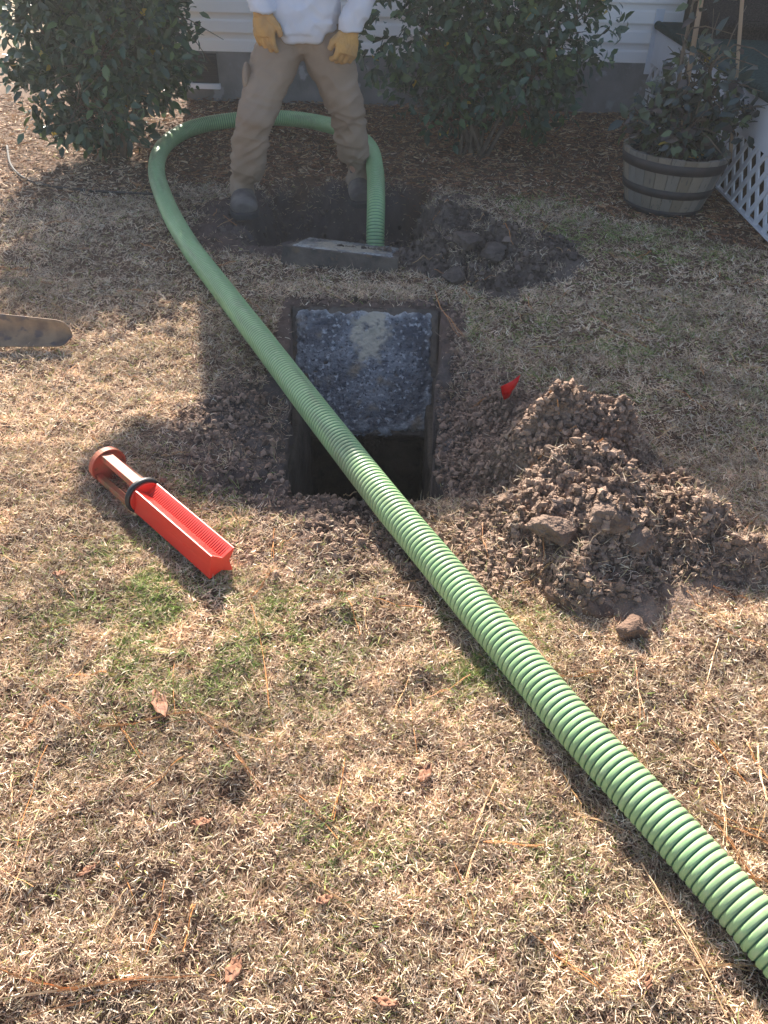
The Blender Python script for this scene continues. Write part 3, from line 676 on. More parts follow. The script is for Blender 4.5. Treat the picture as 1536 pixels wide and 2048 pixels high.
def shrub(base, blobs, n, label, seed, stems, lsize=.07, palette=None, name='shrub', cat='shrub', twn=160):
    r_ = np.random.default_rng(seed); rd = random.Random(seed)
    root = empty(name, base, label, cat)
    st = MB()
    tips = []
    for i in range(stems):
        b = blobs[rd.randrange(len(blobs))]; c = Vector(b[0]); r = b[1]
        tgt = c + Vector((rd.uniform(-.7, .7) * r[0], rd.uniform(-.7, .7) * r[1], rd.uniform(-.2, .7) * r[2]))
        s = Vector(base) + Vector((rd.uniform(-.12, .12), rd.uniform(-.1, .1), -.03))
        m1 = s.lerp(tgt, .4) + Vector((rd.uniform(-.08, .08), rd.uniform(-.08, .08), .12)); 
        pts = spline([s, m1, s.lerp(tgt, .75) + Vector((rd.uniform(-.06, .06), 0, .05)), tgt], 5)
        st.tube(pts, [0.014 * (1 - .8 * j / (len(pts) - 1)) * rd.uniform(.8, 1.2) + .002 for j in range(len(pts))], 6)
        tips.append(pts)
    for i in range(twn):
        pts = rd.choice(tips); p = pts[rd.randrange(5, len(pts))]; d = Vector((rd.gauss(0, 1), rd.gauss(0, 1), rd.gauss(.3, .6))).normalized()
        st.tube([p, p + d * .10 + Vector((0, 0, .02)), p + d * rd.uniform(.18, .34)], [.004, .003, .0015], 4)
    st.build('stems', M['bark'], root, smooth=True)
    # leaf sprays: clusters of leaves around twig ends
    vol = np.array([b[1][0] * b[1][1] * b[1][2] for b in blobs]); nb = r_.choice(len(blobs), n // 7, p=vol / vol.sum())
    bc = np.array([b[0] for b in blobs])[nb]; br = np.array([b[1] for b in blobs])[nb]
    u = r_.normal(size=(len(nb), 3)); u /= np.linalg.norm(u, axis=1, keepdims=True)
    rad = 0.35 + 0.65 * r_.random((len(nb), 1)) ** 0.55; cc = bc + u * br * rad
    lump = fbm3(cc[:, 0], cc[:, 1], cc[:, 2], 4.5, 2, seed); ok = (lump > -0.28) & (cc[:, 2] > .03); cc = cc[ok]; u = u[ok]
    k = len(cc) * 7; C = np.repeat(cc, 7, 0) + r_.normal(size=(k, 3)) * .038
    out = np.repeat(u, 7, 0)
    A = r_.normal(size=(k, 3)) * .8 + out * .7 + np.array([0, 0, -.25]); N = r_.normal(size=(k, 3)) * .55 + out * .5 + np.array([0, -.25, .7])
    L = lsize * (0.5 + 0.8 * r_.random(k)); W = L * (0.42 + 0.14 * r_.random(k))
    pl = np.array(palette or [(.028, .062, .026), (.04, .085, .035), (.018, .040, .020), (.075, .125, .04), (.03, .07, .045), (.05, .095, .06)])
    col = pl[r_.choice(len(pl), k)] * (0.75 + .5 * r_.random((k, 1)))
    y = r_.random(k) < 0.006; col[y] = (.50, .36, .05)
    leaves('foliage', C, A, N, L, W, col, M['leaf'], root)
    return root
cA = P(215, 318)
shrub(cA, [((-1.80, 5.35, .92), (.52, .45, .56)), ((-1.56, 5.25, .80), (.44, .36, .46)), ((-2.08, 5.3, .72), (.28, .34, .34)), ((-1.72, 5.2, .48), (.46, .30, .30)), ((-1.98, 5.2, .42), (.34, .28, .26)), ((-1.75, 5.4, 1.25), (.50, .42, .34)), ((-1.80, 5.2, .22), (.30, .2, .18)), ((-1.78, 6.1, .68), (.40, .42, .60))],  # last lobe added at the back to block sun on the hose
      15000, 'dense dark green camellia shrub at the left corner of the house', 3, 9)
cB = P(950, 305)
shrub(cB, [((.55, 5.65, 1.0), (.74, .42, .62)), ((.15, 5.6, .66), (.40, .34, .36)), ((.58, 5.5, .55), (.52, .34, .40)), ((.98, 5.6, .78), (.44, .34, .42)), ((.88, 5.55, .42), (.32, .26, .30)), ((.25, 5.55, .30), (.32, .22, .22)), ((.55, 5.7, 1.45), (.6, .4, .3))],
      10000, 'wide leafy green shrub with visible stems, right of the worker', 6, 11)

# ------------------------------------------------------------------ barrel planter
bb = P(1340, 412); bc_ = Vector((bb.x, bb.y, 0))
b0 = P(1349, 436); bc_ = Vector((b0.x - .025, b0.y + .19, 0.0))
BT = Matrix.Rotation(R(-1.5), 4, 'X') @ Matrix.Rotation(R(2.0), 4, 'Y')
def BX(p): return bc_ + (BT @ Vector(p))
barrel = empty('barrel_planter', bc_, 'weathered half barrel planter with dark hoops by the porch lattice', 'planter')
RB, RM, RTp, BH = .205, .265, .290, .315
def br(z): t = z / BH; return RB + (RTp - RB) * (t ** .8)
NS = 26; sv = MB(); rd = random.Random(5)
for s in range(NS):
    a0 = 2 * math.pi * (s + .025) / NS; a1 = 2 * math.pi * (s + .975) / NS; V = []; g_ = rd.uniform(.75, 1.15); w_ = rd.uniform(-.02, .02)
    sv.cur = (.25 * g_ + w_, .215 * g_, .175 * g_ - w_)
    zs = [0, .06, .12, .18, .25, BH + rd.uniform(-.003, .003)]
    for z in zs:
        for a in (a0, (a0 + a1) / 2, a1):
            V.append(BX((br(z) * math.cos(a), br(z) * math.sin(a), z)))
        for a in (a1, (a0 + a1) / 2, a0):
            V.append(BX(((br(z) - .024) * math.cos(a), (br(z) - .024) * math.sin(a), z)))
    F = [(i * 6 + k, i * 6 + (k + 1) % 6, (i + 1) * 6 + (k + 1) % 6, (i + 1) * 6 + k) for i in range(5) for k in range(6)] + [tuple(30 + k for k in range(6)), tuple(range(6))[::-1]]
    sv.add(V, F)
sv.build('staves', M['stave'], barrel, cols=True)
for (za, zb) in ((.235, .288), (.105, .150), (.0, .035)):
    MB().lathe([(br(za) + .002, za), (br(za) + .0055, za + .001), (br(zb) + .0055, zb - .001), (br(zb) + .002, zb)], X=BX, n=52).build('hoop', M['hoop'], barrel, smooth=True)
br_soil = .275; mb = MB(); n = 40; V = [BX((0, 0, .28))]
for ri in range(1, 7):
    for k in range(n):
        a = 2 * math.pi * k / n; r = (br(.27) - .02) * ri / 6; V.append(BX((r * math.cos(a), r * math.sin(a), br_soil + .012 * float(noise2(r * 30, a * 6, 3)))))
F = [(0, 1 + k, 1 + (k + 1) % n) for k in range(n)] + [(1 + i * n + k, 1 + (i + 1) * n + k, 1 + (i + 1) * n + (k + 1) % n, 1 + i * n + (k + 1) % n) for i in range(5) for k in range(n)]
mb.add(V, F).build('potting_soil', M['soil'], barrel, smooth=True)
pb = BX((0, 0, .28)); Yb = pb.y
def PB(x, y, dy=0): return PY(x, y, Yb + dy)
blb = []
for (x, y, dy, rx, ry, rz) in ((1340, 250, 0, .22, .2, .13), (1322, 240, -.05, .11, .12, .11), (1400, 240, 0, .18, .16, .16), (1372, 205, 0, .14, .15, .12), (1430, 255, .0, .13, .14, .12), (1385, 150, 0, .09, .11, .10), (1440, 190, 0, .13, .12, .09), (1400, 120, 0, .12, .10, .07), (1470, 100, 0, .10, .08, .04), (1392, 80, 0, .05, .07, .09), (1395, 20, 0, .06, .06, .10), (1360, 290, -.05, .2, .14, .06), (1490, 225, 0, .08, .08, .08), (1300, 275, 0, .10, .1, .09)):
    blb.append((tuple(PB(x, y, dy)), (rx, ry, rz)))
shrub(tuple(pb), blb, 1150, 'bluish green leafy shrub growing out of the half barrel', 12, 9, .078,
      [(.05, .075, .07), (.04, .06, .055), (.075, .095, .05), (.065, .05, .045), (.09, .12, .05), (.035, .05, .05)], 'potted_shrub', 'potted plant', 60)
s1 = PB(1366, 215, -.02); s2 = PB(1412, -60, .06)
def stake(a, b, r, label):
    a = Vector(a); b = Vector(b); d = (b - a).normalized(); lo = a - d * ((a.z - .26) / d.z)
    u = d.cross(Vector((0, 1, 0))).normalized(); v = d.cross(u); V = [q + u * sx * r + v * sy * r * .4 for q in (lo, b) for sx, sy in ((-1, -1), (1, -1), (1, 1), (-1, 1))]
    return tag(MB().add(V, [(3, 2, 1, 0), (4, 5, 6, 7), (0, 1, 5, 4), (1, 2, 6, 5), (2, 3, 7, 6), (3, 0, 4, 7)]).build('plant_stake', M['bamboo'], loc=lo), label, 'plant stake', 'stakes in the barrel planter')
stake(s1, s2, .012, 'flat tan wooden stake leaning through the middle of the potted shrub')
stake(PB(1478, 85, .05), PB(1489, -60, .07), .009, 'thin wooden stake at the right side of the potted shrub, in front of the mat')
# fallen yellow leaves in the barrel
def deadleaf(x, y, L, W, ang, label, m='deadleaf', z=None, up=.018, curl=.4, seed=0):
    p = P(x, y, 0) if z is None else P(x, y, z)
    zz = float(surf(np.array([p.x]), np.array([p.y]))[0]) + up if z is None else z
    V = []; F = []; nu, nv = 9, 5; ca, sa = math.cos(ang), math.sin(ang)
    for i in range(nu):
        t = i / (nu - 1); w_ = W * math.sin(math.pi * min(1, t * .97 + .02)) ** .8 * (1 - .25 * t) * (1 + .10 * math.sin(i * 2.3 + seed))
        for j in range(nv):
            s = (j / (nv - 1) - .5); lx = (t - .5) * L; ly = s * w_; lz = abs(s) * 2 * W * curl * .35 + .25 * curl * L * (t - .5) ** 2 * 2 + .004 * math.sin(i * 1.9 + j * 2 + seed)
            V.append((p.x + lx * ca - ly * sa, p.y + lx * sa + ly * ca, zz + lz))
    for i in range(nu - 1):
        for j in range(nv - 1): a = i * nv + j; F.append((a, a + 1, a + nv + 1, a + nv))
    o = MB().add(V, F).build('dead_leaf', M[m], smooth=True, loc=(p.x, p.y, zz))
    sd = o.modifiers.new('thick', 'SOLIDIFY'); sd.thickness = .0006
    return tag(o, label, 'leaf', 'fallen leaves')
deadleaf(323, 1418, .085, .038, R(-60), 'curled reddish dead leaf on the grass below the red filter', seed=1)
deadleaf(1290, 1975, .028, .015, R(70), 'small orange leaf near the bottom right under the hose', seed=2)
deadleaf(650, 1805, .035, .02, R(20), 'small brown curled leaf in the grass at bottom centre', seed=3)
deadleaf(405, 1650, .045, .02, R(10), 'grey-brown leaf lying left of centre beside a dark hollow in the grass', seed=4)
deadleaf(770, 2010, .05, .018, R(-10), 'brown leaf at the bottom edge of the photo', seed=5)
deadleaf(850, 1555, .05, .028, R(60), 'pinkish faded leaf left of the hose shadow', seed=6)
deadleaf(470, 1945, .05, .03, R(70), 'faded pink leaf at the lower left of the lawn', seed=7)
deadleaf(1385, 316, .06, .03, R(0), 'yellow-orange leaf resting on the barrel soil', 'yellowleaf', z=.295, seed=8)
deadleaf(1410, 310, .05, .03, R(20), 'yellow leaf at the right rim of the barrel', 'yellowleaf', z=.30, seed=9)
deadleaf(125, 1165, .035, .02, R(10), 'pale brown leaf on the grass left of the red filter end', seed=10)
deadleaf(180, 1745, .05, .016, R(40), 'dark narrow leaf in the grass at lower left', seed=12)

# ------------------------------------------------------------------ septic tank and lids
tk = empty('septic_tank', (0, 2.45, -.36), 'square concrete septic tank opening at the bottom of the front pit, dark inside', 'septic tank')
mb = MB(); t_ = .07
mb.box((-.335 - t_, 1.84, -1.7), (-.325, 2.80, -.12)); mb.box((.168, 1.84, -1.7), (.168 + t_, 2.80, -.26))
mb.box((-.40, 1.84, -1.7), (.23, 1.92, -.10)); mb.box((-.40, 2.74, -1.7), (.23, 2.80, -.37))
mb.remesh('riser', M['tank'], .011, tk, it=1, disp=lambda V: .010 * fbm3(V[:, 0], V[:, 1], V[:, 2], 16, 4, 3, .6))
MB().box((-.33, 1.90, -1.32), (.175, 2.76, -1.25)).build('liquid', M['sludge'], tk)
def lid(name, origin, ux, uy, w_, l_, th, label, seed, crustmat, tan=None):
    """origin: centre of the near/bottom edge on the face; ux along width, uy along length, face normal = ux x uy"""
    O = Vector(origin); ux = Vector(ux).normalized(); uy = (Vector(uy) - ux * Vector(uy).dot(ux)).normalized(); nz = ux.cross(uy)
    root = empty(name, O, label, 'concrete lid')
    # slab with rough edges
    nu, nv = 60, 60; gx = np.linspace(-w_ / 2, w_ / 2, nu); gy = np.linspace(0, l_, nv); GXX, GYY = np.meshgrid(gx, gy)
    def loft(inset, dz, amp, s):
        ed = []
        for k in range(160):
            t = k / 160 * 4; i = int(t); f = t - i
            x, y = [(-1 + 2 * f, 0), (1, f), (1 - 2 * f, 1), (-1, 1 - f)][i]
            X_ = x * (w_ / 2 - inset); Y_ = inset + y * (l_ - 2 * inset)
            nn = amp * float(fbm2(np.array([X_ * 14.]), np.array([Y_ * 14. + s]), 1, 3, seed)[0])
            cx = X_ * (1 - nn / .3); cy = l_ / 2 + (Y_ - l_ / 2) * (1 - nn / .3)
            ed.append(O + ux * cx + uy * cy + nz * dz)
        return ed
    mb = MB(); r0 = loft(0, -th, .004, 0); r1 = loft(-.004, -th * .5, .006, 1); r2 = loft(.004, -.004, .008, 2); r3 = loft(.012, 0, .008, 3)
    V = r0 + r1 + r2 + r3; F = [(a * 160 + k, a * 160 + (k + 1) % 160, (a + 1) * 160 + (k + 1) % 160, (a + 1) * 160 + k) for a in range(3) for k in range(160)]
    F += [tuple(range(160))[::-1], tuple(480 + k for k in range(160))]
    mb.add(V, F).build('slab', M['concrete'], root)
    # crust
    g = 110; a = np.linspace(-w_ / 2, w_ / 2, g); b = np.linspace(0, l_, g); A, B = np.meshgrid(a, b)
    e = np.minimum(np.minimum(A + w_ / 2, w_ / 2 - A), np.minimum(B + .012, l_ - B)) + .030 * fbm2(A, B, 16, 4, seed, .65) - .034
    hh = sst(-.004, .012, e) * .010 - .0035
    nse = 0.0045 * fbm2(A, B, 34, 4, seed + 1, .7) + 0.005 * np.maximum(0, noise2(A * 95, B * 95, seed + 2) - .45)
    pits = sst(.55, .75, noise2(A * 70, B * 70, seed + 3)) * .006 * (seed < 10)
    nse = nse + .016 * np.exp(-np.maximum(B, 0) / .022) * (.6 + noise2(A * 30, B * 30, seed + 7)) * (seed < 10)
    hh = hh + (nse - pits) * sst(0, .02, e)
    Pn = np.array(O) + A[..., None] * np.array(ux) + B[..., None] * np.array(uy) + hh[..., None] * np.array(nz)
    keep = e > -.006
    i = (np.arange(g - 1)[:, None] * g + np.arange(g - 1)[None]); Q = np.stack([i, i + 1, i + g + 1, i + g], -1).reshape(-1, 4); Q = Q[keep.reshape(-1)[Q].all(1)]
    tn = 0 * A
    if tan: tn = sst(1.1, .7, np.hypot((A - tan[0]) / tan[2], (B - tan[1]) / tan[3]) + .5 * fbm2(A, B, 25, 2, 9))
    mesh_np('crust', Pn.reshape(-1, 3), Q, np.full(len(Q), 4), M[crustmat], root, smooth=True, attrs={'Tan': tn, 'Edge': np.maximum(sst(.035, .0, e) * .9, sst(.09, .03, B) * sst(.1, .35, fbm2(A * .5, B * 1.6, 22, 3, 44)) * .9)})
    return root
lb = PY(723, 872, 2.72); ltp = PY(716, 612, 3.175)
lid('tank_lid', lb, (1, 0, 0), ltp - lb, .660, (ltp - lb).length, .075, 'square tank lid leaning back in the front pit with its blue-grey crusted face showing', 5, 'crust', (.02, .45, .085, .13))
l2f = PY(684, 506, 3.60); 
f_l = PY(566, 490, 3.62); f_r = PY(796, 517, 3.56)
ux2 = (f_r - f_l); l2c = (f_l + f_r) / 2
lid('tank_lid', l2c, ux2, Vector((0.02, .95, -.29)), ux2.length, .56, .14, 'thick concrete lid with pale crumbly top tipped into the rear pit', 15, 'crust_pale', (0, .2, .2, .2))

# ------------------------------------------------------------------ hose
HR = .049
hp_ = []
def hz(x, y, c): hp_.append(P(x, y, c + .010))
_pth = [(1800, 2150, .06), (1640, 1990, .05), (1480, 1812, .05), (1315, 1630, .05), (1150, 1452, .05), (1000, 1275, .052), (880, 1132, .055), (780, 1012, .06), (690, 898, .062), (610, 795, .06), (530, 690, .052), (450, 586, .048), (378, 490, .048), (334, 410, .048),
        (313, 340, .05), (330, 290, .055), (385, 256, .06), (470, 240, .08), (560, 236, .10), (640, 246, .12), (700, 266, .15), (738, 295, .17), (750, 340, .16), (752, 400, .09), (751, 460, -.02), (750, 520, -.16), (748, 570, -.30)]
for q in _pth: hz(*q)
cl = spline(hp_, 60)
# resample uniformly
seg = [0.0]
for i in range(1, len(cl)): seg.append(seg[-1] + (cl[i] - cl[i - 1]).length)
seg = np.array(seg); clv = np.array([tuple(c) for c in cl]); PITCHH = .0163; per = 10; step = PITCHH / per
s_ = np.arange(0, seg[-1], step); pts = np.stack([np.interp(s_, seg, clv[:, i]) for i in range(3)], -1)
ker = np.ones(41) / 41; pad = np.pad(pts, ((20, 20), (0, 0)), 'edge'); pts = np.stack([np.convolve(pad[:, i], ker, 'valid') for i in range(3)], -1)
tg = np.gradient(pts, axis=0); tg /= np.linalg.norm(tg, axis=1, keepdims=True)
upv = np.array([0, 0, 1.0]) + 0.0 * tg
# parallel frame
us = np.empty_like(pts); u = np.cross(tg[0], [0, 0, 1.]); u /= np.linalg.norm(u)
for i in range(len(pts)):
    u = u - tg[i] * np.dot(u, tg[i]); u /= np.linalg.norm(u); us[i] = u
vs = np.cross(tg, us)
ns = 36; an = np.linspace(0, 2 * np.pi, ns, endpoint=False)
ph = (np.arange(len(pts)) % per) / per
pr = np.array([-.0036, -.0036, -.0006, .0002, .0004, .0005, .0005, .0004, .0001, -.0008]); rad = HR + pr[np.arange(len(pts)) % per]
V = pts[:, None] + (us[:, None] * np.cos(an)[None, :, None] + vs[:, None] * np.sin(an)[None, :, None]) * rad[:, None, None]
nr = len(pts); i = np.arange(nr - 1)[:, None] * ns + np.arange(ns)[None]; j = np.arange(nr - 1)[:, None] * ns + (np.arange(ns)[None] + 1) % ns
Q = np.stack([i, i + ns, j + ns, j], -1).reshape(-1, 4)
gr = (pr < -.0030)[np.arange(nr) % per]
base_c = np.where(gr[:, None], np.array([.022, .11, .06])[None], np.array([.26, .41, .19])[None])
wn = fbm2(s_[:, None] * 1.0, an[None, :] * .3, 6, 3, 77)[..., None] * .18 + 1
cc = base_c[:, None] * wn; mud = sst(.10, .45, fbm2(s_[:, None] * 3.5, np.cos(an)[None, :] * 1.5 + 0 * s_[:, None], 1, 4, 81))[..., None] * .35; cc = cc * (1 - mud) + np.array([.16, .15, .10]) * mud; scuff = sst(.15, .5, fbm2(s_[:, None] * 60, an[None, :] * 5 + 0 * s_[:, None], 1, 3, 78))[..., None] * (~gr)[:, None, None]
cc = cc * (1 - .30 * scuff) + np.array([.40, .47, .30]) * .30 * scuff
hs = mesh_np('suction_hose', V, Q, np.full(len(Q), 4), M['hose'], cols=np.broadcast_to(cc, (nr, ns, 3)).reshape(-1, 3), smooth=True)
tag(hs, 'long green ribbed suction hose looping round the worker and across the lawn', 'hose')

# ------------------------------------------------------------------ red effluent filter
fa = P(214, 928, .064); fb = P(432, 1116, .056); ax = (fb - fa).normalized(); FLn = (fb - fa).length + .03
side = ax.cross(Vector((0, 0, 1))).normalized(); upf = side.cross(ax)
tw = R(12); s2_ = side * math.cos(tw) + upf * math.sin(tw); u2_ = upf * math.cos(tw) - side * math.sin(tw)
def FX(a, s, u): return fa + ax * a + s2_ * (s * .86) + u2_ * (u * .86)
fl = empty('effluent_filter', fa - Vector((0, 0, .06)), 'bright red slotted plastic filter cartridge with a black seal lying on the grass', 'filter')
def disc(a0, a1, r, mt, name, parent, hole=0):
    mb = MB(); n = 40; V = []
    for a in (a0, a1):
        for k in range(n): t = 2 * math.pi * k / n; V.append(FX(a, r * math.cos(t), r * math.sin(t)))
    F = [(k, (k + 1) % n, n + (k + 1) % n, n + k) for k in range(n)] + [tuple(range(n))[::-1], tuple(n + k for k in range(n))]
    return mb.add(V, F).build(name, M[mt], parent, bevel=.0012)
fd = disc(-.004, .004, .063, 'redstain', 'end_plate', fl)
mb = MB()
for k in range(40):
    a = 2 * math.pi * k / 40; a2 = 2 * math.pi * (k + 1) / 40
    V = [FX(x, r * math.cos(t), r * math.sin(t)) for t in (a, a2) for (x, r) in ((-.006, .060), (-.006, .067), (.014, .067), (.014, .062))]
    mb.add(V, [(0, 1, 5, 4), (1, 2, 6, 5), (2, 3, 7, 6), (3, 0, 4, 7)])
mb.build('rim', M['redstain'], fd)
for (sx, ux_, w1, w2) in ((.012, .042, .020, .012), (-.048, -.006, .008, .014), (.035, -.038, .012, .010)):
    mb = MB(); V = [FX(a, sx + q * w1, ux_ + r * w2) for a in (.003, .205) for q, r in ((-1, -1), (1, -1), (1, 1), (-1, 1))]
    mb.add(V, [(3, 2, 1, 0), (4, 5, 6, 7), (0, 1, 5, 4), (1, 2, 6, 5), (2, 3, 7, 6), (3, 0, 4, 7)]).build('strut', M['redstain'], fl, bevel=.002)
disc(.200, .226, .058, 'red', 'collar', fl)
mb = MB(); rp_ = [FX(.212, .0605 * math.cos(t), .0605 * math.sin(t)) for t in np.linspace(0, 2 * math.pi, 41)]
V = []; nn = 12
for k in range(40):
    t = 2 * math.pi * k / 40; c = FX(.210, .0615 * math.cos(t), .0615 * math.sin(t)); er = (s2_ * math.cos(t) + u2_ * math.sin(t)) * .86
    for q in range(nn): b = 2 * math.pi * q / nn; V.append(c + er * (.0075 * math.cos(b)) + ax * (.010 * math.sin(b)))
F = [(k * nn + q, ((k + 1) % 40) * nn + q, ((k + 1) % 40) * nn + (q + 1) % nn, k * nn + (q + 1) % nn) for k in range(40) for q in range(nn)]
mb.add(V, F).build('seal_ring', M['rubber'], fl, smooth=True)
# slotted body: V groove on top, shallow grooves right and below, smooth left side
wS = .044
sec = [(-wS, wS, 0), (-wS + .004, wS, 0), (-.020, wS * .74, 1), (0, wS * .46, 1), (.020, wS * .74, 1), (wS - .004, wS, 0), (wS, wS, 0), (wS, wS - .005, 0), (wS * .96, 0, 0), (wS, -wS + .004, 0), (wS, -wS, 0), (wS - .004, -wS, 0), (0, -wS * .62, 1), (-wS + .004, -wS, 0), (-wS, -wS, 0), (-wS, -wS + .004, 0), (-wS * .62, 0, 1), (-wS, wS - .004, 0)]
SC = []; mb = MB(); stp = .0085; ks = 5; na = int((FLn - .226) / (stp / ks)); V = []
for k in range(na + 1):
    a = .224 + k * (stp / ks); cut = .0055 if (k % ks < 2 and 6 < k < na - 6) else 0
    for (s, u, f) in sec:
        r = math.hypot(s, u); q = (r - cut * (f if f else 0)) / r
        V.append(FX(a, s * q, u * q)); SC.append((.26, .012, .008) if (cut and f) else (.66, .032, .018))  # slot recesses painted darker red to read as shade
ms = len(sec); F = [(k * ms + q, k * ms + (q + 1) % ms, (k + 1) * ms + (q + 1) % ms, (k + 1) * ms + q) for k in range(na) for q in range(ms)]
mb.add(V, F); mb.c = list(SC)
mb.cur = (.66, .032, .018)
for k in (0, na):
    cen = FX(.224 + k * stp / ks, 0, 0); mb.add([cen] + [Vector(V[k * ms + q]) for q in range(ms)], [(0, 1 + q, 1 + (q + 1) % ms) for q in range(ms)])
mb.build('slotted_body', mat('slotted_red', (1, 1, 1), 0.4, attr='Col'), fl, cols=True)

# ------------------------------------------------------------------ shovel
tipc = PY(141, 690, 2.72)
sh = empty('shovel', PY(60, 712, 2.70), 'rusty brown shovel blade lying on its edge at the left side of the lawn', 'shovel')
V = []; F = []; nu, nv = 26, 12
pt = PY(0, 664, 2.80); pb_ = PY(0, 722, 2.66); xL = pt.x - .12
for i in range(nu):
    t = i / (nu - 1); X = xL + (tipc.x - xL) * t
    end = math.sqrt(max(0, 1 - max(0, (t - .86) / .14) ** 2.2)) if t > .86 else 1; end = .45 + .55 * end
    hw = (.072 - .022 * t) * max(end, .25) 
    for j in range(nv):
        s = (j / (nv - 1)) * 2 - 1
        yy = 2.735 + s * hw * .62 + .026 * (1 - s * s); zz = .085 - .015 * t + s * hw * .80 - .020 * (1 - s * s)
        V.append((X, yy, zz))
for i in range(nu - 1):
    for j in range(nv - 1): a = i * nv + j; F.append((a, a + 1, a + nv + 1, a + nv))
bl = MB().add(V, F).build('blade', M['rust'], sh, smooth=True); sd = bl.modifiers.new('t', 'SOLIDIFY'); sd.thickness = .003
MB().tube([(xL + .06, 2.752, .088), (xL - .02, 2.745, .092), (xL - .18, 2.74, .095)], [(.012), .019, .021], 14).build('socket', M['rust'], sh, smooth=True)
MB().tube([(xL - .17, 2.74, .095), (xL - .7, 2.76, .07), (xL - 1.2, 2.80, .03)], .018, 14).build('handle', M['wood'], sh, smooth=True)

# ------------------------------------------------------------------ marker flag
fp = P(1012, 800, .10); gz = float(surf(np.array([fp.x]), np.array([fp.y + .03]))[0])
flg = empty('marker_flag', (fp.x, fp.y + .03, gz), 'small torn red marker flag stuck in the soil left of the sunlit heap', 'marker flag')
Yf = fp.y + .02
fc_ = [(1041, 749), (1024, 762), (1000, 774), (1004, 788), (1008, 800), (1018, 795), (1024, 783), (1030, 775), (1036, 764)]
V = [PY(x, y, Yf + .015 * math.sin(x * .12)) for x, y in fc_]; cen = sum(V, Vector()) / len(V); cen.y -= .008
o = MB().add([cen] + V, [(0, 1 + q, 1 + (q + 1) % len(V)) for q in range(len(V))]).build('flag', M['flag'], flg, smooth=True); sd = o.modifiers.new('t', 'SOLIDIFY'); sd.thickness = .0007
MB().tube([Vector((fp.x - .004, Yf + .03, gz - .05)), PY(1004, 792, Yf), PY(1001, 775, Yf)], .0012, 6).build('wire', M['wire'], flg)

# ------------------------------------------------------------------ thin cable on the left
cp_ = [P(14, 292, .02), P(22, 330, .02), P(50, 357, .02), P(100, 372, .02), P(150, 378, .018), P(220, 384, .016), P(300, 388, .012), P(360, 392, .01)]
tag(MB().tube(spline(cp_, 10), .0075, 8).build('cable', M['cable'], smooth=True, loc=cp_[2]), 'thin dark cable curving over the ground below the left shrub', 'cable')

# ------------------------------------------------------------------ person
def dep(Y, z): return Y * cp + (CAM_H - z) * sp
J = {}
J['ankL'] = PY(487, 386, 4.36); J['kneeL'] = PY(508, 240, 4.30); J['hipL'] = PY(563, 85, 4.50)
J['ankR'] = PY(715, 345, 4.66); J['kneeR'] = PY(693, 220, 4.50); J['hipR'] = PY(645, 85, 4.52)
pel = (J['hipL'] + J['hipR']) / 2 + Vector((0, 0, .06))
chest = pel + Vector((.02, -.06, .32)); neck = pel + Vector((.03, -.10, .53)); 
shL = neck + Vector((-.19, 0, -.05)); shR = neck + Vector((.19, .01, -.05)); headc = neck + Vector((0, -.04, .19))
wrL = PY(525, 22, 4.36); wrR = PY(700, 62, 4.40)
elL = Vector((shL.x - .10, shL.y + .02, (shL.z + wrL.z) / 2 + .02)); elR = Vector((shR.x + .14, shR.y + .03, (shR.z + wrR.z) / 2 + .0))
def hand(mb, w, tipdir, across, palm_n, sc=1.0, curl=(.25, .3, .35, .45), thk=1.0, thumb=1):
    """five fingers: tipdir along the hand, across towards the thumb side, palm_n out of the palm"""
    d = Vector(tipdir).normalized(); a = Vector(across); a = (a - d * a.dot(d)).normalized(); n = Vector(palm_n); n = (n - d * n.dot(d) - a * n.dot(a)).normalized()
    pl = .095 * sc
    mb.tube([w, w + d * pl * .35, w + d * pl * .75, w + d * pl], [(.030 * sc * thk, .020 * sc * thk), (.042 * sc * thk, .022 * sc * thk), (.047 * sc * thk, .020 * sc * thk), (.044 * sc * thk, .016 * sc * thk)], 14, up=n)
    for i, (off, L) in enumerate(((.032, .074), (.0105, .082), (-.0115, .077), (-.032, .060))):
        b = w + d * pl * .93 + a * off * sc * thk; c = curl[i]
        p1 = b + (d * math.cos(c) + n * math.sin(c)) * L * .45 * sc; p2 = p1 + (d * math.cos(2.3 * c) + n * math.sin(2.3 * c)) * L * .32 * sc; p3 = p2 + (d * math.cos(3.3 * c) + n * math.sin(3.3 * c)) * L * .23 * sc
        r = .0098 * sc * thk
        mb.tube([b - d * .01, b, p1, p2, p3], [r * 1.05, r * 1.1, r, r * .93, r * .7], 10)
    t0 = w + d * pl * .30 + a * .034 * sc * thk; t1 = t0 + (d * .75 + a * .55 + n * .35).normalized() * .045 * sc; t2 = t1 + (d * .95 + a * .1 + n * .35).normalized() * .034 * sc * thumb
    mb.tube([t0 - d * .012 - a * .012, t0, t1, t2], [.015 * sc * thk, .0145 * sc * thk, .0118 * sc * thk, .009 * sc * thk], 10)
hLd, hLa, hLn = Vector((.02, -.10, -1)), Vector((.85, -.5, 0)), Vector((.0, .9, 0))
hRd, hRa, hRn = Vector((-.22, -.30, -1)), Vector((-.75, -.55, .2)), Vector((-.5, .8, -.1))
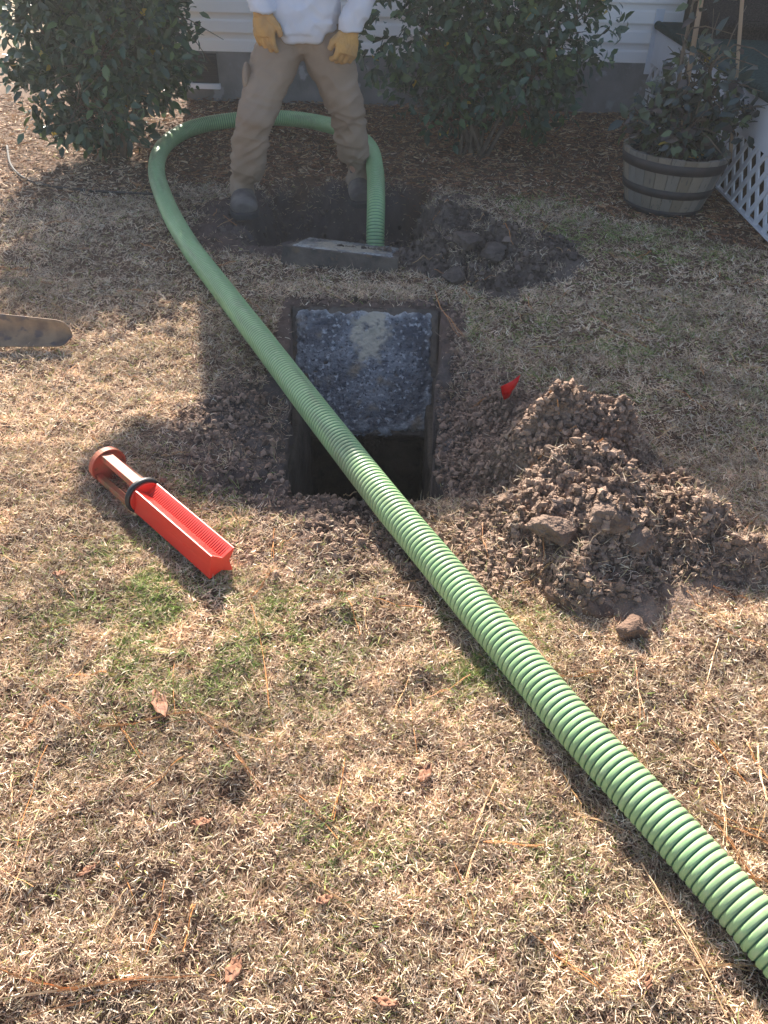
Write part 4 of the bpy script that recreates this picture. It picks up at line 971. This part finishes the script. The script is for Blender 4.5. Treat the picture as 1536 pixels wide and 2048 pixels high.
# body
b = MB()
for s in 'LR':
    fo = Vector((.16 if s == 'L' else .22, -1, 0)).normalized(); b.tube([J['ank' + s] + fo * .15 + Vector((0, 0, -.062)), J['ank' + s] + fo * .06 + Vector((0, 0, -.055)), J['ank' + s] - fo * .03 + Vector((0, 0, -.05))], [.018, .024, .026], 12)
    b.tube([J['ank' + s] + Vector((0, 0, -.055)), J['ank' + s], J['knee' + s].lerp(J['ank' + s], .35), J['knee' + s], J['hip' + s].lerp(J['knee' + s], .3), J['hip' + s]], [.038, .038, .054, .055, .075, .085], 16)
b.tube([pel - Vector((0, 0, .09)), pel, pel + Vector((0, -.02, .14)), chest, neck - Vector((0, 0, .06)), neck], [(.10, .09), (.155, .105), (.135, .095), (.165, .11), (.12, .08), (.055, .055)], 20, up=Vector((0, 1, 0)))
b.tube([neck - Vector((0, 0, .05)), headc - Vector((0, 0, .06))], .055, 14)
for sh_, el_, wr_ in ((shL, elL, wrL), (shR, elR, wrR)): b.tube([neck.lerp(sh_, .4), sh_, el_, wr_], [.055, .052, .040, .028], 14)
hand(b, wrL, hLd, hLa, hLn, .95); hand(b, wrR, hRd, hRa, hRn, .95, (.5, .55, .6, .65))
b.ball(headc, (.077, .096, .118), 20, 14); b.ball(headc + Vector((0, -.02, -.07)), (.056, .068, .058))
b.tube([headc + Vector((0, -.085, .015)), headc + Vector((0, -.112, -.022)), headc + Vector((0, -.088, -.03))], [.009, .015, .010], 8)
b.tube([headc + Vector((-.024, -.088, -.062)), headc + Vector((0, -.096, -.060)), headc + Vector((.024, -.088, -.062))], [.004, .007, .004], 8)
for sx in (-1, 1):
    b.ball(headc + Vector((sx * .080, .005, -.01)), (.012, .022, .032)); b.tube([headc + Vector((sx * .05, -.083, .022)), headc + Vector((sx * .018, -.094, .020))], .008, 8)
person = b.remesh('person', M['skin'], .0055, loc=(pel.x, pel.y, 0), it=3)
tag(person, 'worker in khaki trousers, pale long-sleeved shirt and tan leather gloves standing over the rear pit', 'person')
for sx in (-1, 1): MB().ball(headc + Vector((sx * .032, -.080, .004)), (.013, .011, .008)).build('eye', M['eye'], person, smooth=True)
b = MB(); b.ball(headc + Vector((0, .012, .030)), (.083, .096, .100)); b.remesh('hair', M['hair'], .008, person, it=1)
b = MB(); b.ball(headc + Vector((0, .004, .060)), (.088, .104, .078)); b.tube([headc + Vector((0, -.08, .068)), headc + Vector((0, -.175, .050))], [(.075, .006), (.05, .005)], 20, up=Vector((0, 0, 1))); b.remesh('cap', M['cap'], .006, person, it=2)
# trousers
def wrink(V, amp=1.0):
    x, y, z = V[:, 0], V[:, 1], V[:, 2]
    ankz = .22; kz = .50
    wz = np.exp(-((z - .17) / .09) ** 2) * 1.0 + np.exp(-((z - .44) / .10) ** 2) * .8 + .28
    n = 1 - np.abs(noise3(x * 6 + z * 5, y * 6, z * 30 + 8 * x, 3)) * 2.4
    n2 = fbm3(x, y, z, 14, 3, 8)
    n3 = 1 - np.abs(noise3(x * 11 - z * 9, y * 9, z * 22 - x * 12, 17)) * 2.6
    dg = 1 - np.abs(noise3(x * 5 - z * 12, y * 7, z * 9 + x * 14, 27)) * 3
    return (0.0070 * n * wz + .0045 * np.clip(n3, -.6, 1) * (.5 + wz) + .005 * np.clip(dg, -.5, 1) + .004 * n2 + 0.012 * noise3(x * 4, y * 4, z * 7, 12) - .004) * amp
b = MB()
for s, o1 in (('L', -1), ('R', 1)):
    A_, K, Hh = J['ank' + s], J['knee' + s], J['hip' + s]
    lo = A_ + Vector((0, .01, -.015 if s == 'L' else -.055))
    b.tube([lo, A_ + Vector((0, 0, .05)), A_.lerp(K, .35), A_.lerp(K, .75), K, K.lerp(Hh, .35), K.lerp(Hh, .7), Hh, Hh + Vector((0, 0, .10))],
           [.074, .071, .083, .092, .094, .105, .120, .127, .12], 24)
b.tube([pel - Vector((0, 0, .10)), pel + Vector((0, 0, .02)), pel + Vector((0, 0, .18))], [(.10, .10), (.185, .135), (.165, .115)], 24, up=Vector((0, 1, 0)))
tr = b.remesh('trousers', M['khaki'], .0075, person, it=6, disp=wrink)
b = MB()
kc = J['kneeL'].lerp(J['hipL'], .52) + Vector((-.102, -.02, 0)); b.ball(kc, (.024, .065, .085)); b.remesh('cargo_pocket', M['khaki'], .006, tr, it=2, disp=lambda V: .004 * fbm3(V[:, 0], V[:, 1], V[:, 2], 25, 2, 4))
# shirt
def swr(V):
    x, y, z = V[:, 0], V[:, 1], V[:, 2]
    n = 1 - np.abs(noise3(x * 9 + z * 5, y * 6, z * 12 - x * 7, 23)) * 2.6 + .6 * (1 - np.abs(noise3(x * 20 - z * 8, y * 12, z * 18 + x * 15, 33)) * 2.6)
    return .0055 * n + .006 * noise3(x * 5 + z * 4, y * 5, z * 4, 28)
hem = pel + Vector((0, -.01, .015))
b = MB(); b.tube([hem + Vector((0, 0, -.015)), hem + Vector((0, 0, .08)), pel + Vector((0, -.02, .20)), chest + Vector((0, 0, .02)), neck - Vector((0, 0, .07)), neck + Vector((0, 0, -.01))],
                 [(.195, .150), (.205, .160), (.18, .145), (.195, .14), (.15, .10), (.066, .062)], 30, up=Vector((0, 1, 0)))
b.tube([hem + Vector((.01, -.105, -.058)), hem + Vector((.01, -.10, .03))], [(.09, .022), (.16, .05)], 24, up=Vector((0, 1, 0)))
for sh_, el_, wr_, dd in ((shL, elL, wrL, hLd), (shR, elR, wrR, hRd)):
    dd = dd.normalized()
    b.tube([neck.lerp(sh_, .3), sh_, sh_.lerp(el_, .5), el_, el_.lerp(wr_, .55), wr_ + Vector((0, 0, .03)), wr_ + dd * .0], [.075, .076, .070, .064, .062, .058, .060], 20)
b.remesh('shirt', M['shirt'], .0072, person, it=5, disp=swr)
# gloves
def gdis(V): return .0018 * fbm3(V[:, 0], V[:, 1], V[:, 2], 45, 3, 5) + .0015 * (1 - np.abs(noise3(V[:, 0] * 30, V[:, 1] * 30, V[:, 2] * 60, 6)) * 2)
for w0, d_, a_, n_, cu in ((wrL, hLd, hLa, hLn, (.22, .25, .3, .38)), (wrR, hRd, hRa, hRn, (.55, .6, .62, .7))):
    b = MB(); dn = d_.normalized()
    hand(b, w0, d_, a_, n_, 1.10, cu, 1.28)
    b.tube([w0 - dn * .055, w0 - dn * .02, w0 + dn * .02], [(.054, .046), (.046, .036), (.046, .032)], 20, up=n_)
    b.remesh('glove', M['glove'], .0042, person, it=2, disp=gdis)
# boots
for s in 'LR':
    A_ = J['ank' + s]; g0 = A_.z - .115 if s == 'R' else 0.0
    fx = Vector((.16 if s == 'L' else .22, -1, 0)).normalized(); gz = max(.0, A_.z - .12) if s == 'R' else .03
    b = MB(); B0 = Vector((A_.x, A_.y, gz))
    b.tube([B0 - fx * .085 + Vector((0, 0, .050)), B0 + Vector((0, 0, .055)), B0 + fx * .09 + Vector((0, 0, .050)), B0 + fx * .17 + Vector((0, 0, .045)), B0 + fx * .205 + Vector((0, 0, .040))],
           [(.038, .038), (.056, .056), (.072, .054), (.074, .050), (.050, .034)], 20)
    b.tube([B0 + Vector((0, 0, .04)), Vector((A_.x, A_.y, A_.z - .02)), A_ + Vector((0, 0, .03))], [.046, .050, .046], 18)
    bt = b.remesh('boot', M['boot'], .006, person, it=3, disp=lambda V: .002 * fbm3(V[:, 0], V[:, 1], V[:, 2], 35, 3, 7))
    V = []; sdv = fx.cross(Vector((0, 0, 1)))
    ol = [(-.105, .034), (-.06, .048), (0, .048), (.06, .066), (.13, .078), (.19, .072), (.236, .042)]
    loop = [(a, w_) for a, w_ in ol] + [(a, -w_) for a, w_ in ol[::-1]]
    for z in (-.006, .024): V += [B0 + fx * a + sdv * w_ + Vector((0, 0, z)) for a, w_ in loop]
    n = len(loop); F = [(k, (k + 1) % n, n + (k + 1) % n, n + k) for k in range(n)] + [tuple(range(n))[::-1], tuple(n + k for k in range(n))]
    MB().add(V, F).build('sole', M['sole'], bt, bevel=.003)

# ------------------------------------------------------------------ thin even haze added as a pale veil over the yard
hz_ = MB().box((-14, -6, -3), (14, 20, 6))
hm = bpy.data.materials.new('veil_haze'); hm.use_nodes = True; hn_ = hm.node_tree.nodes; hn_.remove(hn_['Principled BSDF'])
pv = hn_.new('ShaderNodeVolumePrincipled'); pv.inputs['Color'].default_value = (.85, .85, .85, 1); pv.inputs['Density'].default_value = 0.0038; pv.inputs['Anisotropy'].default_value = 0.4
hm.node_tree.links.new(pv.outputs[0], hn_['Material Output'].inputs['Volume'])
tag(hz_.build('haze', hm), 'faint even haze added as a veil over the shaded yard', 'haze', kind='stuff')
